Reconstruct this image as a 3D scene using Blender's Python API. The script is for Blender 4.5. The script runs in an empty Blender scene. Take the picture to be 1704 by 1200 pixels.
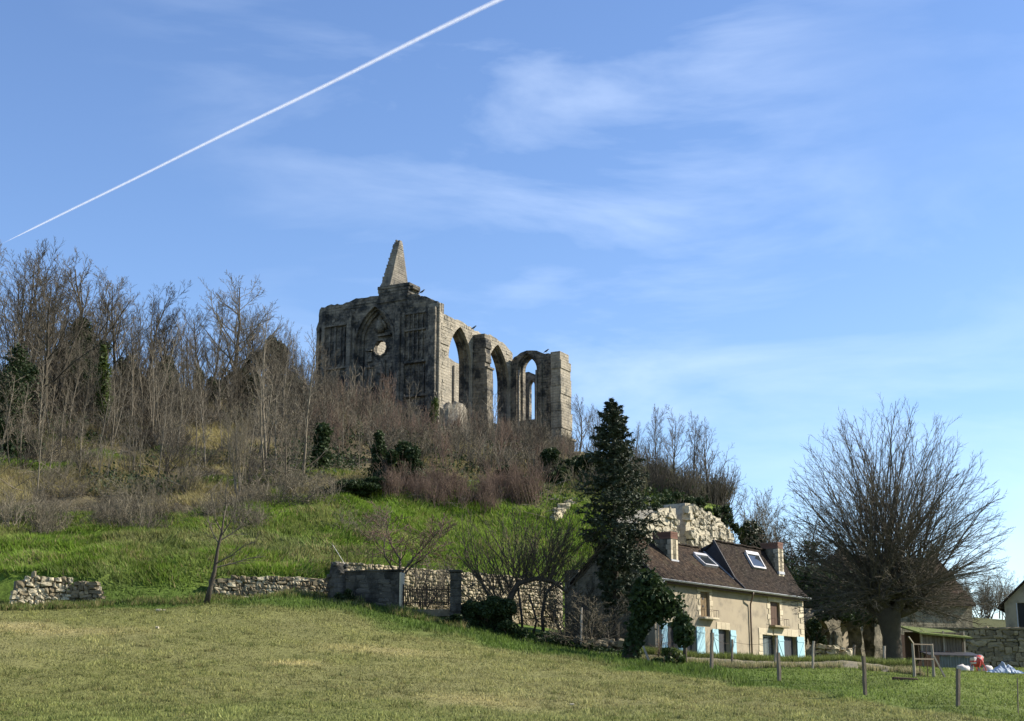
import bpy, bmesh, math, random
import numpy as np
from mathutils import Vector, Matrix, noise as mnoise

sc = bpy.context.scene
COL = sc.collection

# ------------------------------------------------------------------ camera
FPX, HOR, CAMZ = 2450.0, 1180.0, 1.6          # focal length in photo pixels, horizon row, eye height
PITCH = math.atan((HOR - 600.0) / FPX)
cam_d = bpy.data.cameras.new('camera')
cam_d.sensor_width = 36.0
cam_d.lens = 36.0 * FPX / 1704.0
cam_d.clip_start = 0.5
cam_d.clip_end = 60000.0
cam = bpy.data.objects.new('camera', cam_d)
cam.location = (0, 0, CAMZ)
cam.rotation_euler = (math.pi / 2 + PITCH, 0, 0)
COL.objects.link(cam)
sc.camera = cam

# ------------------------------------------------------------------ light
SUN_EL, SUN_AZ = math.radians(35), math.radians(80)      # azimuth clockwise from +Y (the viewing direction)
SUN_DIR = Vector((math.sin(SUN_AZ) * math.cos(SUN_EL), math.cos(SUN_AZ) * math.cos(SUN_EL), math.sin(SUN_EL)))
world = bpy.data.worlds.new('World')
sc.world = world
world.use_nodes = True
wn, wl = world.node_tree.nodes, world.node_tree.links
wn.clear()
w_out = wn.new('ShaderNodeOutputWorld')
w_bg = wn.new('ShaderNodeBackground')
w_bg.inputs['Strength'].default_value = 0.11
sky = wn.new('ShaderNodeTexSky')
sky.sky_type = 'NISHITA'
sky.sun_disc = False
sky.sun_elevation = SUN_EL
sky.sun_rotation = SUN_AZ
sky.altitude = 100
sky.air_density = 1.0
sky.dust_density = 0.1
sky.ozone_density = 3.5
w_tc = wn.new('ShaderNodeTexCoord')
w_map = wn.new('ShaderNodeMapping')
w_map.inputs['Scale'].default_value = (3.0, 3.0, 11.0)
w_map.inputs['Rotation'].default_value = (0.0, math.radians(14), 0.0)
w_map.inputs['Location'].default_value = (5.33, 1.64, 4.58)
wl.new(w_tc.outputs['Generated'], w_map.inputs['Vector'])
w_n1 = wn.new('ShaderNodeTexNoise')
w_n1.inputs['Scale'].default_value = 1.5
w_n1.inputs['Detail'].default_value = 9.0
w_n1.inputs['Roughness'].default_value = 0.55
w_n1.inputs['Distortion'].default_value = 0.35
wl.new(w_map.outputs['Vector'], w_n1.inputs['Vector'])
w_r1 = wn.new('ShaderNodeMapRange')
w_r1.inputs['From Min'].default_value = 0.47
w_r1.inputs['From Max'].default_value = 0.78
w_r1.inputs['To Max'].default_value = 0.36
wl.new(w_n1.outputs['Fac'], w_r1.inputs['Value'])
w_n2 = wn.new('ShaderNodeTexNoise')                        # where the thin cirrus gathers
w_n2.inputs['Scale'].default_value = 2.2
w_n2.inputs['Detail'].default_value = 2.0
w_map2 = wn.new('ShaderNodeMapping')
w_map2.inputs['Location'].default_value = (11.54, 3.98, 0.11)
wl.new(w_tc.outputs['Generated'], w_map2.inputs['Vector'])
wl.new(w_map2.outputs['Vector'], w_n2.inputs['Vector'])
w_r2 = wn.new('ShaderNodeMapRange')
w_r2.inputs['From Min'].default_value = 0.36
w_r2.inputs['From Max'].default_value = 0.60
wl.new(w_n2.outputs['Fac'], w_r2.inputs['Value'])
w_mul = wn.new('ShaderNodeMath')
w_mul.operation = 'MULTIPLY'
wl.new(w_r1.outputs['Result'], w_mul.inputs[0])
wl.new(w_r2.outputs['Result'], w_mul.inputs[1])
w_mix = wn.new('ShaderNodeMixRGB')
w_mix.inputs['Color2'].default_value = (6.2, 7.0, 8.2, 1)
wl.new(w_mul.outputs[0], w_mix.inputs['Fac'])
w_hsv = wn.new('ShaderNodeHueSaturation')
w_hsv.inputs['Saturation'].default_value = 1.06
w_hsv.inputs['Hue'].default_value = 0.507
wl.new(sky.outputs['Color'], w_hsv.inputs['Color'])
wl.new(w_hsv.outputs['Color'], w_mix.inputs['Color1'])
wl.new(w_mix.outputs['Color'], w_bg.inputs['Color'])
wl.new(w_bg.outputs['Background'], w_out.inputs['Surface'])

sun_d = bpy.data.lights.new('sun', 'SUN')
sun_d.energy = 5.0
sun_d.angle = math.radians(0.53)
sun_d.color = (1.0, 0.92, 0.79)
sun = bpy.data.objects.new('sun', sun_d)
sun.rotation_euler = SUN_DIR.to_track_quat('Z', 'Y').to_euler()
sun.location = (60, 10, 80)
COL.objects.link(sun)

sc.view_settings.view_transform = 'Standard'
sc.view_settings.look = 'None'
sc.view_settings.gamma = 1.0
sc.view_settings.use_curve_mapping = False
sc.view_settings.exposure = 0.90
sc.cycles.transparent_max_bounces = 24
sc.cycles.max_bounces = 6
sc.cycles.diffuse_bounces = 3

# ------------------------------------------------------------------ helpers: survey
CT, ST = math.cos(PITCH), math.sin(PITCH)
def ray(px, py):
    a, b = (px - 852.0) / FPX, (600.0 - py) / FPX
    return Vector((a, CT - b * ST, ST + b * CT))
EYE = Vector((0, 0, CAMZ))
def P(px, py, Y):
    """world point seen at a photo pixel, at distance Y along the ground"""
    d = ray(px, py)
    return EYE + d * (Y / d.y)

class Frame:
    """vertical plane: o = origin, d = horizontal direction; local x along d, y away from the viewer, z up"""
    def __init__(s, o, d, z0):
        s.d = Vector((d[0], d[1], 0)).normalized()
        s.o = Vector((o[0], o[1], z0))
        s.n = Vector((-s.d.y, s.d.x, 0))
    def uv(s, px, py, off=0.0):
        r = ray(px, py)
        t = (s.o + s.n * off - EYE).dot(s.n) / r.dot(s.n)
        q = EYE + r * t - s.o
        return q.dot(s.d), q.z
    def u(s, px, py=None, off=0.0):
        return s.uv(px, py if py else 700, off)[0]
    def mat(s):
        return Matrix(((s.d.x, s.n.x, 0, s.o.x), (s.d.y, s.n.y, 0, s.o.y), (0, 0, 1, s.o.z), (0, 0, 0, 1)))
    def world(s, u, w, z):
        return s.o + s.d * u + s.n * w + Vector((0, 0, z))

# ------------------------------------------------------------------ helpers: objects
def tag(o, label=None, cat=None, group=None, kind=None):
    if label: o['label'] = label
    if cat:
        o['category'] = cat
        if not kind: o['kind'] = 'thing'
    if group: o['group'] = group
    if kind: o['kind'] = kind
    return o

def empty(name, loc=(0, 0, 0), rz=0.0, label=None, cat=None, group=None, matrix=None):
    o = bpy.data.objects.new(name, None)
    o.empty_display_size = 0.3
    COL.objects.link(o)
    if matrix is not None:
        o.matrix_world = matrix
    else:
        o.location = loc
        o.rotation_euler = (0, 0, rz)
    return tag(o, label, cat, group)

def link(name, me, mat=None, parent=None):
    o = bpy.data.objects.new(name, me)
    COL.objects.link(o)
    if mat is not None and not me.materials:
        me.materials.append(mat)
    if parent is not None:
        o.parent = parent
    return o

def mesh_np(name, V, F, smooth=False, col=None):
    """mesh from numpy arrays; F is (n,3) or (n,4)"""
    V = np.asarray(V, dtype=np.float32).reshape(-1, 3)
    F = np.asarray(F, dtype=np.int32)
    k = F.shape[1]
    me = bpy.data.meshes.new(name)
    me.vertices.add(len(V)); me.vertices.foreach_set('co', V.ravel())
    me.loops.add(F.size); me.loops.foreach_set('vertex_index', F.ravel())
    me.polygons.add(len(F)); me.polygons.foreach_set('loop_start', np.arange(0, F.size, k, dtype=np.int32))
    if smooth:
        me.polygons.foreach_set('use_smooth', np.ones(len(F), dtype=bool))
    me.update(calc_edges=True)
    if col is not None:
        a = me.color_attributes.new('tint', 'FLOAT_COLOR', 'POINT')
        c = np.ones((len(V), 4), dtype=np.float32); c[:, :3] = col
        a.data.foreach_set('color', c.ravel())
    return me

class MB:
    """collects simple solids into one mesh"""
    def __init__(s): s.v, s.f = [], []
    def add(s, vs, fs):
        n = len(s.v); s.v += [tuple(v) for v in vs]; s.f += [tuple(i + n for i in f) for f in fs]; return s
    def box(s, x0, x1, y0, y1, z0, z1):
        return s.add([(x0,y0,z0),(x1,y0,z0),(x1,y1,z0),(x0,y1,z0),(x0,y0,z1),(x1,y0,z1),(x1,y1,z1),(x0,y1,z1)],
                     [(3,2,1,0),(4,5,6,7),(0,1,5,4),(1,2,6,5),(2,3,7,6),(3,0,4,7)])
    def hexa(s, b, t):
        """b, t: four corners each, same turning direction"""
        return s.add(list(b) + list(t), [(3,2,1,0),(4,5,6,7),(0,1,5,4),(1,2,6,5),(2,3,7,6),(3,0,4,7)])
    def bar(s, a, b, w, h=None, up=(0,0,1)):
        a, b = Vector(a), Vector(b); h = h or w
        d = (b - a).normalized(); up = Vector(up)
        if abs(d.dot(up)) > .95: up = Vector((1, 0, 0))
        x = d.cross(up).normalized() * (w / 2); y = x.cross(d).normalized() * (h / 2)
        return s.hexa([a - x - y, a + x - y, a + x + y, a - x + y], [b - x - y, b + x - y, b + x + y, b - x + y])
    def tube(s, pts, rad, n=8, caps=True):
        pts = [Vector(p) for p in pts]
        if not hasattr(rad, '__len__'): rad = [rad] * len(pts)
        base = len(s.v); ref = None
        for i, p in enumerate(pts):
            t = (pts[min(i + 1, len(pts) - 1)] - pts[max(i - 1, 0)]).normalized()
            if ref is None: ref = t.orthogonal().normalized()
            ref = (ref - t * ref.dot(t)).normalized(); q = t.cross(ref)
            for k in range(n):
                a = 2 * math.pi * k / n
                s.v.append(tuple(p + (ref * math.cos(a) + q * math.sin(a)) * rad[i]))
        for i in range(len(pts) - 1):
            for k in range(n):
                a, b = base + i * n + k, base + i * n + (k + 1) % n
                s.f.append((a, b, b + n, a + n))
        if caps:
            s.f.append(tuple(base + k for k in reversed(range(n))))
            s.f.append(tuple(base + (len(pts) - 1) * n + k for k in range(n)))
        return s
    def mesh(s, name, smooth=False):
        me = bpy.data.meshes.new(name); me.from_pydata(s.v, [], s.f)
        if smooth:
            for p in me.polygons: p.use_smooth = True
        me.update(); return me
    def build(s, name, mat, parent=None, smooth=False, bevel=0.0):
        me = s.mesh(name, smooth)
        if bevel:
            bm = bmesh.new(); bm.from_mesh(me)
            bmesh.ops.bevel(bm, geom=bm.edges[:], offset=bevel, segments=1, affect='EDGES')
            bm.to_mesh(me); bm.free()
        return link(name, me, mat, parent)

def extruded(name, outline, holes, y0, y1, mat, parent=None):
    """flat outline in (x, z) with holes, given real thickness from y0 to y1"""
    cu = bpy.data.curves.new(name, 'CURVE'); cu.dimensions = '2D'; cu.fill_mode = 'BOTH'; cu.extrude = abs(y1 - y0) / 2
    for ring in [outline] + list(holes):
        sp = cu.splines.new('POLY'); sp.points.add(len(ring) - 1); sp.use_cyclic_u = True
        for q, pt in zip(sp.points, ring): q.co = (pt[0], pt[1], 0, 1)
    tmp = bpy.data.objects.new('tmp', cu)
    me = bpy.data.meshes.new_from_object(tmp)
    bpy.data.objects.remove(tmp); bpy.data.curves.remove(cu)
    n = len(me.vertices); co = np.empty(n * 3, dtype=np.float32); me.vertices.foreach_get('co', co)
    co = co.reshape(-1, 3); out = np.stack([co[:, 0], (y0 + y1) / 2 - co[:, 2], co[:, 1]], 1)
    me.vertices.foreach_set('co', out.ravel()); me.name = name; me.materials.clear(); me.update()
    return link(name, me, mat, parent)

def rough_line(pts, step, amp, seed=0, closed=False):
    """subdivide a broken edge and jitter it"""
    r = random.Random(seed); out = []
    n = len(pts)
    for i in range(n if closed else n - 1):
        a, b = Vector(pts[i]), Vector(pts[(i + 1) % n]); L = (b - a).length; k = max(1, int(L / step))
        for j in range(k):
            p = a.lerp(b, j / k)
            out.append((p[0] + r.uniform(-amp, amp) * (1 if j else .4), p[1] + r.uniform(-amp, amp) * (1 if j else .4)))
    if not closed: out.append(tuple(pts[-1]))
    return out

def arch(x0, x1, zb, zs, n=10, k=1.0):
    """pointed arch ring: sill zb, springing zs, k = radius / span"""
    w = x1 - x0; R = w * k; pts = [(x0, zb), (x1, zb), (x1, zs)]
    c = x1 - R; a1 = math.acos(max(-1, min(1, (w / 2 - (x1 - R - x0) - 0) / R))) if False else None
    xm = (x0 + x1) / 2; top = math.sqrt(max(0, R * R - (xm - c) ** 2)); a1 = math.atan2(top, xm - c)
    for i in range(1, n + 1):
        a = a1 * i / n; pts.append((c + R * math.cos(a), zs + R * math.sin(a)))
    for i in range(n - 1, 0, -1):
        a = a1 * i / n; pts.append((x0 + R - R * math.cos(a), zs + R * math.sin(a)))
    pts.append((x0, zs))
    return pts

# ------------------------------------------------------------------ materials
def new_mat(name, rough=0.9, spec=0.2):
    m = bpy.data.materials.new(name); m.use_nodes = True
    nt = m.node_tree; b = nt.nodes['Principled BSDF']
    b.inputs['Roughness'].default_value = rough
    b.inputs['Specular IOR Level'].default_value = spec
    return m, nt.nodes, nt.links, b
def N(nodes, kind, **kw):
    n = nodes.new(kind)
    for k, v in kw.items():
        if k in n.inputs: n.inputs[k].default_value = v
        else: setattr(n, k, v)
    return n
def ramp(nodes, links, src, lo, hi):
    r = N(nodes, 'ShaderNodeMapRange'); r.inputs['From Min'].default_value = lo; r.inputs['From Max'].default_value = hi
    links.new(src, r.inputs['Value']); return r.outputs['Result']
def mixc(nodes, links, fac, a, b, mode='MIX'):
    m = N(nodes, 'ShaderNodeMixRGB', blend_type=mode)
    for sock, v in (('Fac', fac), ('Color1', a), ('Color2', b)):
        if hasattr(v, 'is_output'): links.new(v, m.inputs[sock])
        elif isinstance(v, (int, float)): m.inputs[sock].default_value = v
        else: m.inputs[sock].default_value = (*v, 1)
    return m.outputs['Color']
def noise_of(nodes, links, vec, scale, detail=6, rough=.6, dist=0.0):
    n = N(nodes, 'ShaderNodeTexNoise', Scale=scale, Detail=detail, Roughness=rough, Distortion=dist)
    links.new(vec, n.inputs['Vector']); return n.outputs['Fac']
def stretched(nodes, links, vec, s):
    m = N(nodes, 'ShaderNodeMapping'); m.inputs['Scale'].default_value = s; links.new(vec, m.inputs['Vector']); return m.outputs['Vector']

def mottled(name, c1, c2, scale=2.0, c3=None, s3=9.0, lo3=.6, hi3=.75, rough=.9, bump=.3, bscale=12.0, bdist=.03, vary=0.0, spec=.2, stretch=None, translucent=0.0):
    m, n, l, b = new_mat(name, rough, spec)
    vec = N(n, 'ShaderNodeTexCoord').outputs['Object']
    if stretch: vec = stretched(n, l, vec, stretch)
    c = mixc(n, l, ramp(n, l, noise_of(n, l, vec, scale), .32, .68), c1, c2)
    if c3: c = mixc(n, l, ramp(n, l, noise_of(n, l, vec, s3, 4), lo3, hi3), c, c3)
    if vary:
        oi = N(n, 'ShaderNodeObjectInfo'); hv = N(n, 'ShaderNodeHueSaturation')
        r = N(n, 'ShaderNodeMapRange'); r.inputs['To Min'].default_value = 1 - vary; r.inputs['To Max'].default_value = 1 + vary
        l.new(oi.outputs['Random'], r.inputs['Value']); l.new(r.outputs['Result'], hv.inputs['Value']); l.new(c, hv.inputs['Color']); c = hv.outputs['Color']
    l.new(c, b.inputs['Base Color'])
    if bump:
        bp = N(n, 'ShaderNodeBump', Strength=bump, Distance=bdist)
        l.new(noise_of(n, l, vec, bscale, 8, .65), bp.inputs['Height']); l.new(bp.outputs['Normal'], b.inputs['Normal'])
    if translucent:
        tr = N(n, 'ShaderNodeBsdfTranslucent'); l.new(c, tr.inputs['Color'])
        mx = N(n, 'ShaderNodeMixShader'); mx.inputs[0].default_value = translucent
        l.new(b.outputs[0], mx.inputs[1]); l.new(tr.outputs[0], mx.inputs[2]); l.new(mx.outputs[0], n['Material Output'].inputs['Surface'])
    return m

def masonry(name, c1, c2, dark, pale, bw=.75, bh=.33, joint=.02, dark_lo=.45, dark_hi=.62, pale_lo=.66, bump=.7, streak=.5, brick_mix=.35):
    """weathered coursed stone: colour, lichen and joints as fine relief"""
    m, n, l, b = new_mat(name, .95, .1)
    tc = N(n, 'ShaderNodeTexCoord').outputs['Object']
    sx = N(n, 'ShaderNodeSeparateXYZ'); l.new(tc, sx.inputs[0])
    ad = N(n, 'ShaderNodeMath', operation='ADD'); l.new(sx.outputs['X'], ad.inputs[0]); l.new(sx.outputs['Y'], ad.inputs[1])
    cb = N(n, 'ShaderNodeCombineXYZ'); l.new(ad.outputs[0], cb.inputs['X']); l.new(sx.outputs['Z'], cb.inputs['Y'])
    nz = N(n, 'ShaderNodeTexNoise', Scale=1.3, Detail=3.0); l.new(tc, nz.inputs['Vector'])
    mv = N(n, 'ShaderNodeMixRGB'); mv.inputs['Fac'].default_value = .06; l.new(cb.outputs[0], mv.inputs['Color1']); l.new(nz.outputs['Color'], mv.inputs['Color2'])
    br = N(n, 'ShaderNodeTexBrick'); br.inputs['Scale'].default_value = 1.0
    br.inputs['Brick Width'].default_value = bw; br.inputs['Row Height'].default_value = bh
    br.inputs['Mortar Size'].default_value = joint; br.inputs['Mortar Smooth'].default_value = .4; br.inputs['Bias'].default_value = 0.0
    br.inputs['Color1'].default_value = (.55, .55, .55, 1); br.inputs['Color2'].default_value = (1.1, 1.1, 1.1, 1); br.inputs['Mortar'].default_value = (.6, .58, .55, 1)
    l.new(mv.outputs['Color'], br.inputs['Vector'])
    base = mixc(n, l, ramp(n, l, noise_of(n, l, tc, .5, 7), .35, .65), c1, c2)
    base = mixc(n, l, brick_mix, base, mixc(n, l, 1.0, base, br.outputs['Color'], 'MULTIPLY'))
    dk = ramp(n, l, noise_of(n, l, tc, .8, 9, .72), dark_lo, dark_hi)
    base = mixc(n, l, dk, base, dark)
    stk = ramp(n, l, noise_of(n, l, stretched(n, l, tc, (3.2, 3.2, .22)), 1.0, 5), .52, .72)
    sm = N(n, 'ShaderNodeMath', operation='MULTIPLY'); sm.inputs[1].default_value = streak; l.new(stk, sm.inputs[0])
    base = mixc(n, l, sm.outputs[0], base, dark)
    base = mixc(n, l, ramp(n, l, noise_of(n, l, tc, 2.6, 6, .7), pale_lo, pale_lo + .06), base, pale)
    l.new(base, b.inputs['Base Color'])
    h = N(n, 'ShaderNodeMath', operation='MULTIPLY_ADD'); h.inputs[1].default_value = -.5
    l.new(br.outputs['Fac'], h.inputs[0]); l.new(noise_of(n, l, tc, 3.0, 10, .72), h.inputs[2])
    bp = N(n, 'ShaderNodeBump', Strength=bump, Distance=.16); l.new(h.outputs[0], bp.inputs['Height']); l.new(bp.outputs['Normal'], b.inputs['Normal'])
    return m

def tiled_roof(name, c1, c2, moss, tw=.17, th=.11):
    m, n, l, b = new_mat(name, .95, .05)
    tc = N(n, 'ShaderNodeTexCoord').outputs['Object']
    sx = N(n, 'ShaderNodeSeparateXYZ'); l.new(tc, sx.inputs[0])
    cb = N(n, 'ShaderNodeCombineXYZ'); l.new(sx.outputs['X'], cb.inputs['X']); l.new(sx.outputs['Z'], cb.inputs['Y'])
    br = N(n, 'ShaderNodeTexBrick'); br.inputs['Scale'].default_value = 1.0
    br.inputs['Brick Width'].default_value = tw; br.inputs['Row Height'].default_value = th; br.inputs['Mortar Size'].default_value = .012
    br.inputs['Color1'].default_value = (.45, .45, .47, 1); br.inputs['Color2'].default_value = (1.35, 1.3, 1.22, 1); br.inputs['Mortar'].default_value = (.3, .3, .3, 1)
    l.new(cb.outputs[0], br.inputs['Vector'])
    base = mixc(n, l, ramp(n, l, noise_of(n, l, tc, .7, 6), .35, .65), c1, c2)
    base = mixc(n, l, 1.0, base, br.outputs['Color'], 'MULTIPLY')
    base = mixc(n, l, ramp(n, l, noise_of(n, l, tc, 1.1, 9, .7), .55, .75), base, moss)
    base = mixc(n, l, ramp(n, l, noise_of(n, l, tc, 6.0, 4, .6), .66, .72), base, (.2, .19, .16))
    l.new(base, b.inputs['Base Color'])
    bp = N(n, 'ShaderNodeBump', Strength=.6, Distance=.05)
    h = N(n, 'ShaderNodeMath', operation='SUBTRACT'); l.new(noise_of(n, l, tc, 8.0, 4), h.inputs[0]); l.new(br.outputs['Fac'], h.inputs[1])
    l.new(h.outputs[0], bp.inputs['Height']); l.new(bp.outputs['Normal'], b.inputs['Normal'])
    return m

def tinted(name, translucent=.35, rough=.8, spec=.25, bump=0.0, bscale=6.0, grain=.35):
    """colour from the object's own tint attribute with procedural grain"""
    m, n, l, b = new_mat(name, rough, spec)
    at = N(n, 'ShaderNodeVertexColor'); at.layer_name = 'tint'
    tc = N(n, 'ShaderNodeTexCoord').outputs['Object']
    g = N(n, 'ShaderNodeMapRange'); g.inputs['From Min'].default_value = .3; g.inputs['From Max'].default_value = .7
    g.inputs['To Min'].default_value = 1 - grain; g.inputs['To Max'].default_value = 1 + grain
    l.new(noise_of(n, l, tc, bscale, 8, .7), g.inputs['Value'])
    cb = N(n, 'ShaderNodeCombineXYZ')
    for k in 'XYZ': l.new(g.outputs['Result'], cb.inputs[k])
    c = mixc(n, l, 1.0, at.outputs['Color'], cb.outputs[0], 'MULTIPLY')
    l.new(c, b.inputs['Base Color'])
    if bump:
        bp = N(n, 'ShaderNodeBump', Strength=bump, Distance=.12); l.new(noise_of(n, l, tc, bscale * .8, 10, .75), bp.inputs['Height']); l.new(bp.outputs['Normal'], b.inputs['Normal'])
    if translucent:
        tr = N(n, 'ShaderNodeBsdfTranslucent'); l.new(c, tr.inputs['Color'])
        mx = N(n, 'ShaderNodeMixShader'); mx.inputs[0].default_value = translucent
        l.new(b.outputs[0], mx.inputs[1]); l.new(tr.outputs[0], mx.inputs[2]); l.new(mx.outputs[0], n['Material Output'].inputs['Surface'])
    return m

M = {}
M['ground'] = tinted('ground_soil_and_turf', translucent=0, rough=.95, spec=.1, bump=.8, bscale=5.0, grain=.45)
M['blade'] = tinted('grass_blades', translucent=.4, rough=.7, spec=.2, grain=.15)
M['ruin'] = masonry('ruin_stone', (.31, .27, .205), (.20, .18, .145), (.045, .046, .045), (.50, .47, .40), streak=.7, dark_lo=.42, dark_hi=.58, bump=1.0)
M['ruin_lit'] = masonry('ruin_lit_stone', (.40, .355, .275), (.29, .26, .205), (.10, .098, .085), (.56, .52, .43), dark_lo=.50, dark_hi=.68, streak=.45, bump=1.0)  # paler copy of ruin stone, with sunlight on lit faces painted in
M['ruin_mid'] = masonry('spire_stone', (.33, .30, .25), (.26, .235, .195), (.11, .108, .10), (.52, .49, .43), dark_lo=.48, dark_hi=.66, streak=.4, bump=1.0, bw=.5, bh=.28)
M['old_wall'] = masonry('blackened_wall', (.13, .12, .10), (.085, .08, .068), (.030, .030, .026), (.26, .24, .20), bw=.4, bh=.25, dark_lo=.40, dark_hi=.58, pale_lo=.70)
M['rubble'] = masonry('rubble_wall', (.34, .30, .22), (.24, .21, .15), (.06, .06, .045), (.5, .45, .34), bw=.4, bh=.22, joint=.03)
M['dressed'] = mottled('dressed_limestone', (.55, .48, .35), (.44, .38, .27), 1.5, (.25, .22, .17), 5, .6, .8, bump=.4, vary=.14)
M['stone'] = mottled('wall_stone', (.50, .435, .30), (.33, .285, .19), 2.2, (.12, .11, .07), 3.5, .50, .68, bump=.6, bscale=7, vary=.3)
M['stone_dark'] = mottled('mossy_stone', (.26, .21, .13), (.14, .12, .08), 2.2, (.42, .37, .26), 4, .62, .72, bump=.6, bscale=7, vary=.35)
M['cliff'] = mottled('tuffeau_cliff', (.49, .44, .325), (.37, .33, .24), .8, (.13, .12, .085), 1.6, .52, .70, bump=.8, bscale=2.5, bdist=.2, vary=.15)
M['plaster'] = mottled('lime_render', (.365, .312, .225), (.30, .255, .187), .55, (.17, .15, .12), 1.1, .50, .78, bump=.25, bscale=9)
M['roof'] = tiled_roof('clay_roof_tiles', (.048, .038, .031), (.040, .034, .030), (.058, .051, .034))
M['roof_old'] = tiled_roof('old_clay_roof_tiles', (.062, .045, .033), (.048, .039, .032), (.064, .056, .033))
M['slate'] = mottled('slate_cheek', (.035, .036, .042), (.05, .05, .055), 3, bump=.2, rough=.6)
M['brick'] = mottled('chimney_brick', (.17, .088, .062), (.13, .075, .058), 3, (.24, .19, .15), 6, .6, .75, bump=.5, vary=.2)
M['zinc'] = mottled('zinc_gutter', (.46, .46, .47), (.36, .36, .38), 3, rough=.45, bump=.08, spec=.5)
M['pipe'] = mottled('brown_downpipe', (.17, .115, .09), (.13, .09, .07), 3, rough=.5, bump=.1, spec=.4)
M['blue'] = mottled('blue_painted_wood', (.36, .55, .61), (.30, .50, .57), 2, (.45, .56, .58), 8, .62, .8, rough=.6, bump=.25, bscale=5, stretch=(8, 8, .6))
M['oak'] = mottled('weathered_oak', (.20, .145, .075), (.145, .10, .055), 3, (.09, .06, .035), 7, .6, .75, rough=.75, bump=.4, bscale=6, stretch=(7, 7, .5))
M['brown_wood'] = mottled('brown_painted_wood', (.095, .055, .035), (.07, .043, .03), 3, rough=.7, bump=.3, stretch=(7, 7, .5))
M['dark_door'] = mottled('dark_door_paint', (.030, .031, .036), (.045, .044, .046), 2, rough=.5, bump=.1, spec=.4)
M['grey_door'] = mottled('grey_glazed_door', (.085, .11, .12), (.065, .09, .10), 2, rough=.3, bump=.05, spec=.5)
M['iron'] = mottled('rusted_iron', (.035, .028, .022), (.06, .035, .02), 5, rough=.8, bump=.2)
M['post'] = mottled('grey_fence_wood', (.20, .165, .12), (.13, .105, .08), 3, (.07, .055, .04), 9, .58, .75, bump=.6, bscale=6, stretch=(7, 7, .6), vary=.22)
M['post_pale'] = mottled('bleached_fence_wood', (.36, .31, .24), (.26, .22, .17), 3, (.12, .10, .08), 9, .6, .75, bump=.6, bscale=6, stretch=(7, 7, .6), vary=.15)
M['bark'] = mottled('grey_brown_bark', (.105, .085, .060), (.065, .055, .040), 3, (.13, .13, .07), 2, .58, .75, bump=.7, bscale=10, stretch=(2, 2, .5), vary=.25)
M['bark_pale'] = mottled('pale_bark', (.22, .19, .14), (.15, .125, .09), 3, bump=.5, bscale=10, vary=.15)
M['bark_dark'] = mottled('dark_bark', (.050, .042, .032), (.075, .062, .045), 3, bump=.7, bscale=9, vary=.15)
M['twig'] = mottled('bare_twigs', (.120, .104, .076), (.085, .074, .055), .6, bump=0, vary=.45)
M['twig_red'] = mottled('reddish_twigs', (.165, .112, .082), (.12, .085, .064), 1.0, bump=0, vary=.2)
M['twig_grey'] = mottled('grey_bramble_stems', (.185, .158, .108), (.125, .108, .074), .6, bump=0, vary=.4)
M['twig_green'] = mottled('olive_shoots', (.16, .15, .075), (.12, .11, .06), 1.0, bump=0, vary=.15)
M['ivy'] = mottled('ivy_leaves', (.022, .040, .013), (.036, .056, .018), 4, (.08, .10, .045), 9, .6, .7, rough=.65, bump=0, spec=.22, vary=.2, translucent=.2)
M['ivy_bright'] = mottled('young_ivy_leaves', (.09, .12, .025), (.06, .09, .02), 4, rough=.5, bump=0, spec=.4, translucent=.3)
M['spruce'] = mottled('spruce_needles', (.030, .044, .020), (.044, .056, .027), 3, (.08, .072, .04), 6, .6, .72, rough=.6, bump=0, spec=.3, vary=.1)
M['glass'] = mottled('window_glass', (.02, .025, .03), (.03, .035, .04), 1, rough=.06, bump=0, spec=.9)

# ------------------------------------------------------------------ terrain
def tps_fit(pts):
    A = np.array([[p.x, p.y] for p in pts]) / 50.0; z = np.array([p.z for p in pts]); n = len(A)
    d2 = ((A[:, None] - A[None]) ** 2).sum(-1); K = np.where(d2 > 0, d2 * np.log(d2 + 1e-12) * .5, 0) + np.eye(n) * .004
    Q = np.concatenate([np.ones((n, 1)), A], 1)
    L = np.zeros((n + 3, n + 3)); L[:n, :n] = K; L[:n, n:] = Q; L[n:, :n] = Q.T
    w = np.linalg.solve(L, np.concatenate([z, np.zeros(3)]))
    def f(x, y):
        x = np.asarray(x, float) / 50.0; y = np.asarray(y, float) / 50.0
        out = w[n] + w[n + 1] * x + w[n + 2] * y
        for i in range(n):
            r2 = (x - A[i, 0]) ** 2 + (y - A[i, 1]) ** 2
            out = out + w[i] * .5 * r2 * np.log(r2 + 1e-12)
        return out
    return f
V3 = Vector
low_pts = [P(*q) for q in [
    (0,1200,44),(430,1200,45),(852,1200,46),(1280,1200,47),(1704,1200,49),
    (0,1100,60),(430,1103,61),(852,1118,62),(1080,1150,58),
    (0,1008,76),(110,1004,76.5),(250,1008,77),(450,998,79),(560,1000,80),(700,1022,81),(800,1048,80),(900,1072,80),(1000,1088,79),(1080,1102,76),
    (1183,1116,70),(1296,1133,64),(1438,1156,55),(1592,1176,53),(1704,1192,51),
    (1350,1116,73),(1470,1113,75),(1518,1122,69),(1704,1140,69),(1620,1122,84),(1704,1124,86),
    (1488,1109,85),(1340,1099,98),(1215,1094,88),(1100,1092,81.5),(1600,1114,98),(1704,1113,104),(1500,1102,118),(1704,1100,150)]]
low_pts += [V3((0,0,0)),V3((-30,5,.2)),V3((30,5,0)),V3((0,24,.55)),V3((-20,26,.7)),V3((20,26,.55)),V3((-80,70,8)),V3((-60,30,2)),V3((80,60,2)),V3((80,120,4)),V3((20,200,9)),V3((90,230,9)),V3((0,110,8)),P(1650,1012,330),P(1850,1000,330),P(1480,1040,330),P(1300,1060,330)]
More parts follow.
